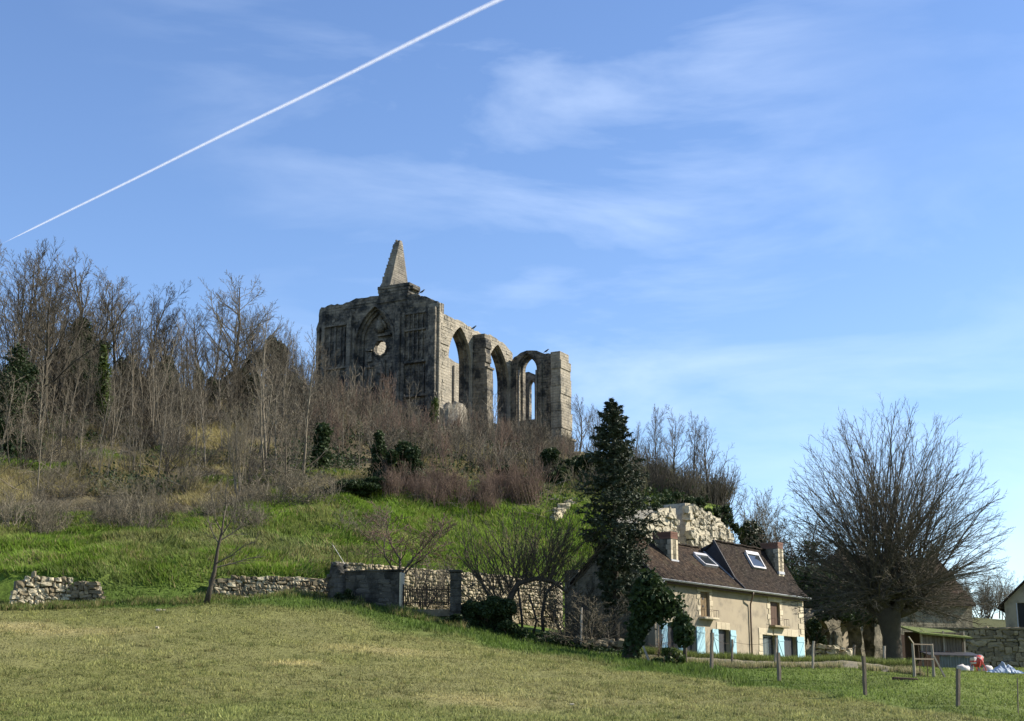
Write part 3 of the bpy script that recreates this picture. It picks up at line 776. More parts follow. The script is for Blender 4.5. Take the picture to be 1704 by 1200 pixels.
    mb = MB(); r = random.Random(5); ub = ft.u(921, 650); zt = ft.uv(930, 586)[1]; n = 17
    for i in range(n):
        za, zb = -4 + (zt + 4) * i / n, -4 + (zt + 4) * (i + 1) / n
        g = .25 if i < 7 else .0
        mb.box(ub - .12 + r.uniform(-.05, .05), uE + .12 + g + r.uniform(-.07, .07), -.5 - g + r.uniform(-.05, .05), 2.5 + g + r.uniform(-.1, .1) - (.5 * r.random() if i > n - 3 else 0), za + .002, zb)
    mb.box(ub - .3, uE + .5, -.7, 2.9, -4 + (zt + 4) * .40, -4 + (zt + 4) * .415)
    mb.build('corner_buttress', M['ruin_lit'], e3, bevel=.035)
    mb = MB(); ua = ft.u(897, 650); mb.box(ua, ua + .5, -.35, -.019, -4, ft.uv(897, 600)[1]); mb.build('pilaster', m, e3, bevel=.03)
    for px in (864.0, 893.0):
        mb = MB(); ua = ft.u(px, 650); mb.tube([(ua, -.08, -4), (ua, -.08, ft.uv(px, 616)[1])], .13, 8); mb.build('shaft', M['ruin_lit'], e3, True)
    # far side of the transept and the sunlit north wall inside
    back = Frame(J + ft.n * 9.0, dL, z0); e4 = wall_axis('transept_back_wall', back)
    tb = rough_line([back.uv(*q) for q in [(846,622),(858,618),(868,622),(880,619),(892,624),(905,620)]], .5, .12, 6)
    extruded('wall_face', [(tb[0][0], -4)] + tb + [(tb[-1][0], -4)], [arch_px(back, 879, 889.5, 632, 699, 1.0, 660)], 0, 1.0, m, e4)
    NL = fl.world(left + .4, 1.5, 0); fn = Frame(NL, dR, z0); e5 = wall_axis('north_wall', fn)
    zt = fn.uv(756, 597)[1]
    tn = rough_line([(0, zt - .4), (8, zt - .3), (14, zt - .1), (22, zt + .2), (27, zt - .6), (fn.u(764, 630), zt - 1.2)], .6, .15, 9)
    extruded('wall_face', [(0, -4)] + tn + [(tn[-1][0], -4)], [], -1.0, 0, M['ruin_lit'], e5)
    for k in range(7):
        ub = 3.4 + k * 4.1; MB().box(ub, ub + .35, 0.0 - 1.3, -1.002, -4, zt - 1.5).build('wall_shaft', M['ruin_lit'], e5, bevel=.05)
    return z0
RUIN_Z = church_ruin()

# ------------------------------------------------------------------ stones
def stone_template(seed):
    r = random.Random(seed); bm = bmesh.new(); bmesh.ops.create_cube(bm, size=1.0)
    bmesh.ops.subdivide_edges(bm, edges=bm.edges[:], cuts=1, use_grid_fill=True)
    for v in bm.verts:
        c = v.co; k = 1.0 - .12 * (abs(c.x * 2) ** 2 + abs(c.y * 2) ** 2 + abs(c.z * 2) ** 2 - 1) / 2
        v.co = Vector((c.x * k + r.uniform(-.11, .11), c.y * k + r.uniform(-.12, .12), c.z * k + r.uniform(-.12, .12)))
    me = bpy.data.meshes.new('stone'); bm.to_mesh(me); bm.free()
    for p in me.polygons: p.use_smooth = False
    return me
STONES = {}
def stone_set(matname):
    if matname not in STONES:
        L = []
        for i in range(8):
            me = stone_template(100 + i); me.materials.append(M[matname]); L.append(me)
        STONES[matname] = L
    return STONES[matname]
def lay_stones(parent, region, size, depth, mats, seed, y=0.0, joined=None, jitter=.3, skip=None, limit=300):
    """lay irregular courses inside region(u) -> (z bottom, z top) for u in [u0, u1]; single stones are objects, joined = one mesh"""
    u0, u1, zf = region; r = random.Random(seed); sh, sw = size
    zmin = min(zf(u0 + (u1 - u0) * i / 20)[0] for i in range(21)); zmax = max(zf(u0 + (u1 - u0) * i / 20)[1] for i in range(21))
    z = zmin; acc = []
    tv = None
    while z < zmax:
        hgt = sh * r.uniform(.6, 1.3); u = u0 - sw * r.random()
        while u < u1:
            w = sw * r.choice([.45, .6, .8, 1.0, 1.3, 1.8]) * r.uniform(.85, 1.15); uc = u + w / 2; lo, hi = zf(min(max(uc, u0), u1))
            zc = z + hgt / 2 + r.uniform(-.22, .22) * hgt
            if u0 <= uc <= u1 and lo - .1 <= zc <= hi - hgt * .25 and r.random() > .03 and not (skip and skip(uc, zc)):
                acc.append((uc, y + r.uniform(-jitter, jitter) * depth * .3, zc, w * r.uniform(.90, .99), depth * r.uniform(.8, 1.2), hgt * r.uniform(.75, 1.25), r.uniform(-.16, .16), r.choice([0, math.pi]), r.randrange(8)))
            u += w
        z += hgt * .97
    mat = mats if isinstance(mats, str) else mats[0]; r2 = random.Random(seed + 1)
    if joined is None:
        for (a, b, c, sx, sy, sz, ry, rx, i) in acc[:limit]:
            o = link('stone', stone_set(mats if isinstance(mats, str) else r2.choice(mats))[i], None, parent); o.location = (a, b, c); o.scale = (sx, sy, sz); o.rotation_euler = (rx, ry, 0)
        acc = acc[limit:]
        if not acc: return
        joined = 'small_stones'
    VV, FF, off = [], [], 0
    for (a, b, c, sx, sy, sz, ry, rx, i) in acc:
        me = stone_set(mat)[i]; co = np.empty(len(me.vertices) * 3, dtype=np.float32); me.vertices.foreach_get('co', co)
        m = Matrix.LocRotScale(Vector((a, b, c)), Matrix.Rotation(ry, 3, 'Y') @ Matrix.Rotation(rx, 3, 'X'), Vector((sx, sy, sz)))
        A = np.array(m); VV.append(co.reshape(-1, 3) @ A[:3, :3].T + A[:3, 3])
        fa = np.array([p.vertices[:] for p in me.polygons], dtype=np.int32); FF.append(fa + off); off += len(co) // 3
    if VV:
        o = link(joined, mesh_np(joined, np.concatenate(VV), np.concatenate(FF)), M[mat], parent); o['kind'] = 'stuff'

# ------------------------------------------------------------------ farmhouse
def roof_slab(mb, p, q, th):
    """sheet between eave edge p (two points) and ridge edge q (two points), thickness downwards"""
    d = Vector((0, 0, -th))
    a, b, c, e = Vector(p[0]), Vector(p[1]), Vector(q[1]), Vector(q[0])
    return mb.hexa([a + d, b + d, c + d, e + d], [a, b, c, e])

def farmhouse():
    A = P(1088, 958, 84)
    lo, hi = 84, 130
    for _ in range(40):
        mid = (lo + hi) / 2
        if P(1335, 991.5, mid).z < A.z: lo = mid
        else: hi = mid
    B = P(1335, 991.5, lo); d = (B - A); Ln = math.hypot(d.x, d.y)
    z0 = 4.0; f = Frame(A, d, z0); E = A.z - z0
    root = empty('farmhouse', matrix=f.mat(), label='two storey rendered farmhouse with brown tiled roof and pale blue shutters', cat='house')
    wall_top = E - .05
    # openings measured on the facade
    def rect(pl, pr, pt, pb=None, zb=None):
        pm = (pl + pr) / 2; zt = f.uv(pm, pt)[1]; z_ = f.uv(pm, pb)[1] if pb else zb
        return f.u(pl, pt + 15), f.u(pr, pt + 15), z_, zt
    up1, up2 = rect(1165, 1180, 985, 1027), rect(1281.5, 1297, 1002, 1041)
    gzb = .75
    gA, gB, gC = rect(1109, 1126.5, 1037, zb=gzb), rect(1143, 1156.5, 1044, zb=gzb), rect(1194, 1213.5, 1048, zb=gzb)
    gD, gE = rect(1269, 1292, 1057, zb=gzb), rect(1303, 1324.5, 1059.5, zb=gzb)
    holes = [[(a, c), (b, c), (b, e), (a, e)] for a, b, c, e in (up1, up2, gA, gB, gC, gD, gE)]
    plane_u = f.u(1237, 972, -.3)
    # cheek plane: u = plane_u ; ridge points measured in it
    cp = Frame(f.world(plane_u, 0, 0), (f.n.x, f.n.y), z0)
    wl_, zl = cp.uv(1165, 912); wr, zr = cp.uv(1187, 899.5)
    wl_ = max(2.4, wl_); wr = max(1.5, min(wr, wl_ - .5)); D = 2 * wl_
    extruded('wall', [(0, -1.5), (Ln, -1.5), (Ln, wall_top), (0, wall_top)], holes, 0, .45, M['plaster'], root)
    # gable and back walls
    gl = Frame(f.world(0, 0, 0), (f.n.x, f.n.y), z0)
    def gable(u0, u1, ridge_w, ridge_z, name, mt):
        pts = [(.45, -1.5), (D, -1.5), (D, wall_top - .05), (ridge_w, ridge_z - .22), (.45, wall_top + (ridge_z - wall_top) * .45 / ridge_w - .22)]
        mb = MB(); v = [(u0, w, z) for w, z in pts] + [(u1, w, z) for w, z in pts]; n = len(pts)
        mb.add(v, [tuple(range(n)), tuple(reversed(range(n, 2 * n)))] + [(i, n + i, n + (i + 1) % n, (i + 1) % n) for i in range(n)])
        return mb.build(name, mt, root)
    gable(0.002, .45, wl_, zl, 'gable_wall', M['rubble']); gable(Ln - .45, Ln - .002, wr, zr, 'gable_wall', M['rubble'])
    MB().box(.45, Ln - .45, D - .4, D - .002, -1.5, wall_top - .06).build('back_wall', M['rubble'], root)
    # low annex behind the spruce
    gz = Frame(f.world(.3, 0, 0), (f.n.x, f.n.y), z0); w_end = gz.u(940, 960); az_ = gz.uv(955, 948)[1]
    MB().box(.3, 5.0, D + .002, max(D + 1.0, w_end), -1.5, az_).build('annex_wall', M['rubble'], root)
    # roofs
    ov = .38; ez = E + .02; sl = (zl - E) / wl_; sr = (zr - E) / wr
    fl_z, fr_z = E - ov * sl * .55 + .08, E - ov * .5 + .08
    rl = MB(); roof_slab(rl, [(-.18, -ov, fl_z), (plane_u + .05, -ov, fl_z)], [(-.18, wl_, zl), (plane_u + .05, wl_, zl)], .13)
    roof_slab(rl, [(plane_u + .05, D + .3, fl_z), (-.18, D + .3, fl_z)], [(plane_u + .05, wl_ - .001, zl - .001), (-.18, wl_ - .001, zl - .001)], .13)
    ro = rl.build('roof', M['roof_old'], root)
    rr = MB(); k = .9
    kz = fr_z + (zr - fr_z) * .22
    roof_slab(rr, [(plane_u, -ov - .004, fr_z + .01), (Ln + .2, -ov - .004, fr_z + .01)], [(plane_u, k * .35, kz), (Ln + .2, k * .35, kz)], .13)
    roof_slab(rr, [(plane_u, k * .35, kz), (Ln + .2, k * .35, kz)], [(plane_u, wr, zr), (Ln + .2, wr, zr)], .13)
    roof_slab(rr, [(Ln + .2, D + .3, fl_z), (plane_u, D + .3, fl_z)], [(Ln + .2, wr - .002, zr - .002), (plane_u, wr - .002, zr - .002)], .13)
    ro2 = rr.build('roof', M['roof'], root)
    # ridge tiles one by one
    for (ua, ub, w, z) in ((-.15, plane_u - .1, wl_, zl), (plane_u + .05, Ln + .15, wr, zr)):
        n = int((ub - ua) / .42); proto = None
        for i in range(n):
            if proto is None:
                mb = MB(); vs = []
                for e_ in (0, .43):
                    for j in range(6): a = math.pi * j / 5; vs.append((e_, -.14 * math.cos(a), .10 * math.sin(a) + (.012 if e_ else 0)))
                mb.add(vs, [(j, j + 1, j + 7, j + 6) for j in range(5)] + [(5, 0, 6, 11)]); proto = mb.mesh('ridge_tile'); proto.materials.append(M['roof_old'])
            o = link('ridge_tile', proto, None, root); o.location = (ua + i * .42, w, z - .03 + .02 * math.sin(i * 1.7)); 
    # slate cheek between the two roof heights
    ck = MB(); pts = [(-ov + .1, fl_z + .05), (wl_, zl - .02), (wr, zr - .10), (k * .35, kz - .1)]
    v = [(plane_u + .06, w, z) for w, z in pts] + [(plane_u + .16, w, z) for w, z in pts]
    ck.add(v, [(0, 1, 2, 3), (7, 6, 5, 4)] + [(i, 4 + i, 4 + (i + 1) % 4, (i + 1) % 4) for i in range(4)]); ck.build('cheek_wall', M['slate'], root)
    fb = MB(); fb.bar((plane_u - .06, .3, fl_z + (zl - fl_z) * (.3 + ov) / (wl_ + ov) + .03), (plane_u - .06, wl_ - .3, fl_z + (zl - fl_z) * (wl_ - .3 + ov) / (wl_ + ov) + .03), .2, .03); fb.build('flashing', M['zinc'], root)
    vb = MB(); vb.bar((plane_u - .03, k * .35, kz + .01), (plane_u - .03, wr, zr + .01), .07, .16); vb.bar((plane_u - .03, -ov, fr_z), (plane_u - .03, k * .35, kz), .07, .15); vb.build('verge_board', M['slate'], root)
    vb = MB(); vb.bar((-.2, -ov, fl_z - .05), (-.2, wl_, zl - .05), .05, .16); vb.build('verge_board', M['slate'], root)
    # gutter, fascia, rafter feet
    mb = MB(); n = 8
    for ua, ub, zz in ((-.2, Ln + .25, fl_z - .06),):
        vs = []
        for u_ in (ua, ub):
            for j in range(n + 1): a = math.pi * j / n; vs.append((u_, -ov - .09 + .085 * math.cos(a), zz - .085 * math.sin(a)))
        mb.add(vs, [(j, j + 1, n + 2 + j, n + 1 + j) for j in range(n)])
        mb.bar((ua, -ov - .18, zz + .005), (ub, -ov - .18, zz + .005), .03)
    mb.build('gutter', M['zinc'], root)
    MB().box(-.15, Ln + .18, -ov + .02, -ov + .05, fl_z - .26, fl_z - .132).build('fascia', M['brown_wood'], root)
    mbp = MB().box(-.045, .045, -ov + .06, .02, E - .28, E - .15).mesh('rafter_foot'); mbp.materials.append(M['brown_wood'])
    for i in range(int(Ln / .55)): o = link('rafter_foot', mbp, None, root); o.location = (.3 + i * .55, 0, 0)
    up = f.u(1247, 1030); mb = MB()
    mb.tube([(up - .25, -ov - .09, fl_z - .13), (up - .25, -ov - .05, fl_z - .35), (up, -.12, fl_z - .85), (up, -.10, fl_z - 1.2), (up, -.10, .2)], .055, 8)
    mb.build('downpipe', M['pipe'], root, True)
    up = f.u(1094.5, 1040); mb = MB(); mb.tube([(up + .05, -ov - .09, fl_z - .13), (up + .05, -.1, fl_z - .7), (up + .05, -.10, .2)], .045, 8); mb.build('downpipe', M['zinc'], root, True)
    # window and door infill
    def boarded(rc, mt, nb, y=.2, name='door', gap=.012):
        a, b, c, e_ = rc; par = None
        w = (b - a) / nb
        d_ = MB().box(a, b, y + .05, y + .08, c, e_).build(name, mt, root)
        for i in range(nb): MB().box(a + i * w + gap / 2, a + (i + 1) * w - gap / 2, y, y + .048, c + .01, e_ - .01).build('board', mt, d_)
        return d_
    sh = boarded(up1, M['oak'], 3, .12, 'shutter'); sh['label'] = 'closed unpainted oak shutter of the upper window'
    zc = (up1[2] + up1[3]) / 2
    for dz in (.35, -.1): MB().box((up1[0] + up1[1]) / 2 - .07, (up1[0] + up1[1]) / 2 + .07, .1, .122, zc + dz - .05, zc + dz + .05).build('shutter_vent', M['dark_door'], sh)
    sh = boarded(up2, M['brown_wood'], 3, .12, 'shutter'); sh['label'] = 'closed dark brown shutter of the second upper window'
    for g_ in (gA, gB, gC, gE):
        o = boarded(g_, M['dark_door'], 4, .22, 'door')
    gd = MB().box(gD[0], gD[1], .26, .30, gD[2], gD[3]).build('glazed_door', M['grey_door'], root)
    w = (gD[1] - gD[0])
    for i in range(3):
        a = gD[0] + w * i / 3
        MB().box(a + .06, a + w / 3 - .06, .245, .262, gD[2] + .1, gD[3] - .1).build('pane', M['glass'], gd)
    # stone surrounds, block by block
    r = random.Random(4)
    def block(a, b, c, e_, pr=.035): MB().box(a, b, -pr, .04, c, e_).build('dressed_stone', M['dressed'], root, bevel=.012)
    for rc in (up1, up2):
        a, b, c, e_ = rc; z = c; i = 0
        while z < e_ - .05:
            h_ = min(.34, e_ - z)
            for s_, u_ in ((-1, a), (1, b)):
                ww = (.42 if (i + (s_ > 0)) % 2 else .24) + r.uniform(-.03, .03)
                block(u_ - ww if s_ < 0 else u_ + .004, u_ - .004 if s_ < 0 else u_ + ww, z + .008, z + h_ - .008)
            z += h_; i += 1
        m_ = (a + b) / 2
        for (p, q) in ((a - .34, m_ - .16), (m_ - .15, m_ + .15), (m_ + .16, b + .34)): block(p + .005, q - .005, e_ + .005, e_ + .36)
    for rc in (gA, gC):
        a, b, c, e_ = rc; m_ = (a + b) / 2
        for (p, q) in ((a - .1, m_ - .30), (m_ - .29, m_ + .29), (m_ + .30, b + .1)): block(p, q, e_ + .005, e_ + .42)
    a, b, c, e_ = gD; m_ = (a + b) / 2
    for (p, q) in ((a - .5, m_ - .45), (m_ - .44, m_ + .40)): block(p, q, e_ + .005, e_ + .40)
    z = c
    while z < e_: block(a - .55 + r.uniform(-.12, .1), a - .01, z + .008, z + .36); z += .38
    a, b, c, e_ = gE; m_ = (a + b) / 2
    for (p, q) in ((gD[1] - .35, m_ - .32), (m_ - .31, m_ + .3), (m_ + .31, b + .35)): block(p, q, e_ + .005, e_ + .46)
    z = -.5; i = 0
    while z < wall_top - .3:
        h_ = .36; ww = (.75 if i % 2 else .45) + r.uniform(-.05, .05)
        block(Ln - ww, Ln + .02, z + .008, min(z + h_, wall_top) - .008, .04); z += h_; i += 1
    for i in range(5): block(.02, .35 + .12 * (i % 2), wall_top - .4 - i * .36, wall_top - .06 - i * .36)
    # balcony slabs, rails
    for rc, l_, r_ in ((up1, .25, .45), (up2, .2, .55)):
        a, b, c, e_ = rc
        MB().box(a - l_, b + r_, -.42, .0 - .005, c - .14, c - .01).build('balcony_slab', M['dressed'] if rc is up1 else M['stone_dark'], root, bevel=.02)
        rail = MB()
        for t in np.linspace(a - l_ + .04, b + r_ - .04, 7): rail.bar((t, -.39, c - .02), (t, -.39, c + .42), .012)
        rail.bar((a - l_ + .02, -.39, c + .42), (b + r_ - .02, -.39, c + .42), .016); rail.bar((b + r_ - .02, -.39, c + .42), (b + r_ - .02, -.04, c + .42), .016); rail.bar((a - l_ + .02, -.39, c + .42), (a - l_ + .02, -.04, c + .42), .016)
        rail.build('balcony_rail', M['iron'], root)
    # open blue shutters with ledge and brace
    def shutter(px0, px1, pt, tall, hinge, lab):
        a, b = f.u(px0, pt + 15), f.u(px1, pt + 15); zt = f.uv((px0 + px1) / 2, pt)[1]; zb = max(.45, zt - tall)
        nb = 3; w = (b - a) / nb
        s_ = MB().box(a, b, -.075, -.05, zb, zt).build('blue_shutter', M['blue'], root); s_['label'] = lab
        for i in range(nb): MB().box(a + i * w + .004, a + (i + 1) * w - .004, -.098, -.0755, zb, zt).build('board', M['blue'], s_)
        for zz in (zt - .30, zb + .28): MB().box(a + .01, b - .01, -.125, -.0985, zz - .05, zz + .05).build('ledge', M['blue'], s_)
        mb = MB(); p, q = (a + .06, b - .06) if hinge > 0 else (b - .06, a + .06)
        mb.bar((p, -.112, zb + .35), (q, -.112, zt - .37), .025, .09, (0, 0, 1)); mb.build('brace', M['blue'], s_)
    tall = 2.0
    shutter(1099, 1108.5, 1036, tall, 1, 'leftmost open blue shutter near the house corner'); shutter(1127.5, 1138, 1043, tall, 1, 'open blue shutter behind the small clipped tree')
    shutter(1157.5, 1171, 1043, tall, 1, 'open blue shutter right of the clipped tree'); shutter(1184, 1193.5, 1047, tall, -1, 'blue shutter left of the middle dark door')
    shutter(1214, 1223, 1049, tall, 1, 'blue shutter right of the middle dark door'); shutter(1293, 1302.5, 1058, tall, -1, 'blue shutter between the glazed door and last door')
    shutter(1325, 1336.5, 1060, tall, 1, 'blue shutter nearest the right corner quoins')
    # chimneys
    def on_roof(px, py, rw, rz, ez_):
        o_ = f.world(0, -ov, ez_); ax = f.d; up_ = (f.n * (rw + ov) + Vector((0, 0, rz - ez_))).normalized(); nn = ax.cross(up_)
        rr_ = ray(px, py); t = (o_ - EYE).dot(nn) / rr_.dot(nn); q = EYE + rr_ * t - f.o
        return q.dot(f.d), q.dot(f.n), q.z
    def chimney(pl, pr, pb, pt, length, rw, rz, lab):
        u0, w0, zb = on_roof(pl, pb, rw, rz, fl_z); u1 = on_roof(pr, pb, rw, rz, fl_z)[0]
        u1 = max(u1, u0 + .45)
        cf = Frame(f.world(0, w0, 0), (f.d.x, f.d.y), z0); zt = cf.uv((pl + pr) / 2, pt)[1]
        c_ = MB().box(u0, u1, w0, w0 + length, zb - .5, zt - .42).build('chimney', M['rubble'], root); c_['label'] = lab
        for k_ in range(8):
            z_ = zb - .25 + k_ * .3
            if z_ + .28 > zt - .45: break
            MB().box(u0 - .012, u0 + .2, w0 - .014, w0 + .25 + .1 * (k_ % 2), z_, z_ + .285).build('dressed_stone', M['dressed'], c_, bevel=.01)
            MB().box(u1 - .22, u1 + .012, w0 - .014, w0 + .2, z_, z_ + .285).build('dressed_stone', M['dressed'], c_, bevel=.01)
        for k_ in range(4):
            g = .008 if k_ < 3 else .025
            MB().box(u0 - g, u1 + g, w0 - g, w0 + length + g, zt - .418 + k_ * .105, zt - .32 + k_ * .105).build('brick_course', M['brick'], c_)
        MB().box(u0 - .04, u1 + .04, w0 - .05, w0 + .1, zb - .12, zb + .05).build('chimney_flashing', M['zinc'], c_)
    chimney(1117, 1126.5, 932, 885, 1.25, wl_, zl, 'broad stone chimney with red brick top near the spruce')
    chimney(1296, 1303.5, 952, 903, 1.25, wr, zr, 'narrow stone chimney at the right end of the roof')
    # skylights
    def skylight(c4, rw, rz, ez_, lab):
        q = [Vector(on_roof(px, py, rw, rz, ez_)) for px, py in c4]
        u0 = (q[0].x + q[3].x) / 2; u1 = (q[1].x + q[2].x) / 2; w0 = (q[2].y + q[3].y) / 2; w1 = (q[0].y + q[1].y) / 2; z_of = lambda w: ez_ + (rz - ez_) * (w + ov) / (rw + ov)
        up_ = Vector((0, rw + ov, rz - ez_)).normalized(); nn = Vector((0, -up_.z, up_.y))
        b0, b1 = Vector((u0, w0, z_of(w0))), Vector((u1, w0, z_of(w0))); t0, t1 = Vector((u0, w1, z_of(w1))), Vector((u1, w1, z_of(w1)))
        fr_ = MB(); hgt = nn * .17; off = nn * .08
        for a_, b_ in ((b0, b1), (b1, t1), (t1, t0), (t0, b0)): fr_.bar(a_ + off, b_ + off, .11, .17, nn)
        s_ = fr_.build('skylight', M['zinc'], root); s_['label'] = lab
        g_ = MB(); o2 = nn * .11; o3 = nn * .13; g_.hexa([b0 + o2, b1 + o2, t1 + o2, t0 + o2], [b0 + o3, b1 + o3, t1 + o3, t0 + o3]); g_.build('pane', M['glass'], s_)
        hd = MB(); tw = (t0 - b0).normalized(); hd.bar(t0 + tw * .02 + nn * .15, t1 + tw * .02 + nn * .15, .24, .1, nn); hd.build('hood', M['zinc'], s_)
    skylight([(1154, 925), (1174.5, 928), (1192, 944.5), (1172, 942)], wl_, zl, fl_z, 'skylight beside the slate cheek')
    skylight([(1238, 921), (1258, 925.5), (1273, 948), (1251, 944.5)], wr, zr, kz - (kz - fr_z) * 1.9, 'skylight in the taller roof with pale reflection')
    return f, Ln
HF, HLEN = farmhouse()

# ------------------------------------------------------------------ dry-stone terrace wall at the left
def px_frame(pl, Yl, pr, Yr, py, z0):
    a, b = P(pl, py, Yl), P(pr, py, Yr); return Frame(a, (b.x - a.x, b.y - a.y), z0), math.hypot(b.x - a.x, b.y - a.y)
def curve_z(fr, pts):
    uv = sorted(fr.uv(*q) for q in pts); us, zs = [q[0] for q in uv], [q[1] for q in uv]
    return lambda u: float(np.interp(u, us, zs))
def core(name, fr, u0, u1, top, bot, y0, y1, mat, parent, seed=1, step=.4, amp=.05):
    tp = rough_line([(u, top(u)) for u in np.linspace(u0, u1, 12)], step, amp, seed); tp[0] = (u0, tp[0][1]); tp[-1] = (u1, tp[-1][1])
    return extruded(name, [(u0, bot)] + tp + [(u1, bot)], [], y0, y1, mat, parent)

def terrace_wall():
    f1, L1 = px_frame(18, 75.0, 117, 76.7, 980, 0); f2, L2 = px_frame(117, 76.72, 168, 76.3, 980, 0); f3, L3 = px_frame(352, 80.2, 548, 82.6, 970, 0)
    a = empty('terrace_wall', matrix=f1.mat(), label='short sunlit dry-stone terrace wall of pale blocks at far left', cat='wall')
    top, bot = curve_z(f1, [(18,962),(40,958),(60,953),(90,956),(117,962)]), curve_z(f1, [(18,985),(30,1001),(60,998),(90,993),(117,985)])
    core('wall_core', f1, .35, L1 - .2, lambda u: top(u) - .2, min(bot(0), bot(L1)) - .8, .18, .8, M['rubble'], a)
    lay_stones(a, (0, L1, lambda u: (bot(u) - .5, top(u))), (.23, .31), .42, ['stone', 'stone', 'stone', 'stone_dark'], 3, y=.12)
    b = empty('terrace_wall', matrix=f2.mat(), label='shaded mossy stub of terrace wall next to the pale blocks', cat='wall')
    top, bot = curve_z(f2, [(117,962),(140,962),(168,972)]), curve_z(f2, [(117,985),(140,992),(168,988)])
    core('wall_core', f2, .05, L2 - .4, lambda u: top(u) - .2, min(bot(0), bot(L2)) - .8, .18, .8, M['rubble'], b)
    lay_stones(b, (0.05, L2, lambda u: (bot(u) - .5, top(u))), (.26, .38), .42, 'stone_dark', 4, y=.12)  # mossy stones only, so this face's shade is also in the colour
    c = empty('terrace_wall', matrix=f3.mat(), label='long low lichen-spotted terrace wall left of the gated enclosure', cat='wall')
    top, bot = curve_z(f3, [(352,962),(400,957),(450,956),(500,957),(548,960)]), curve_z(f3, [(352,975),(400,980),(450,986),(500,985),(548,990)])
    core('wall_core', f3, 0, L3, lambda u: top(u) - .1, min(bot(0), bot(L3)) - .8, .16, .8, M['rubble'], c)
    lay_stones(c, (0, L3, lambda u: (bot(u) - .4, top(u))), (.22, .28), .34, ['stone', 'stone_dark', 'stone_dark'], 5, y=.10)
terrace_wall()

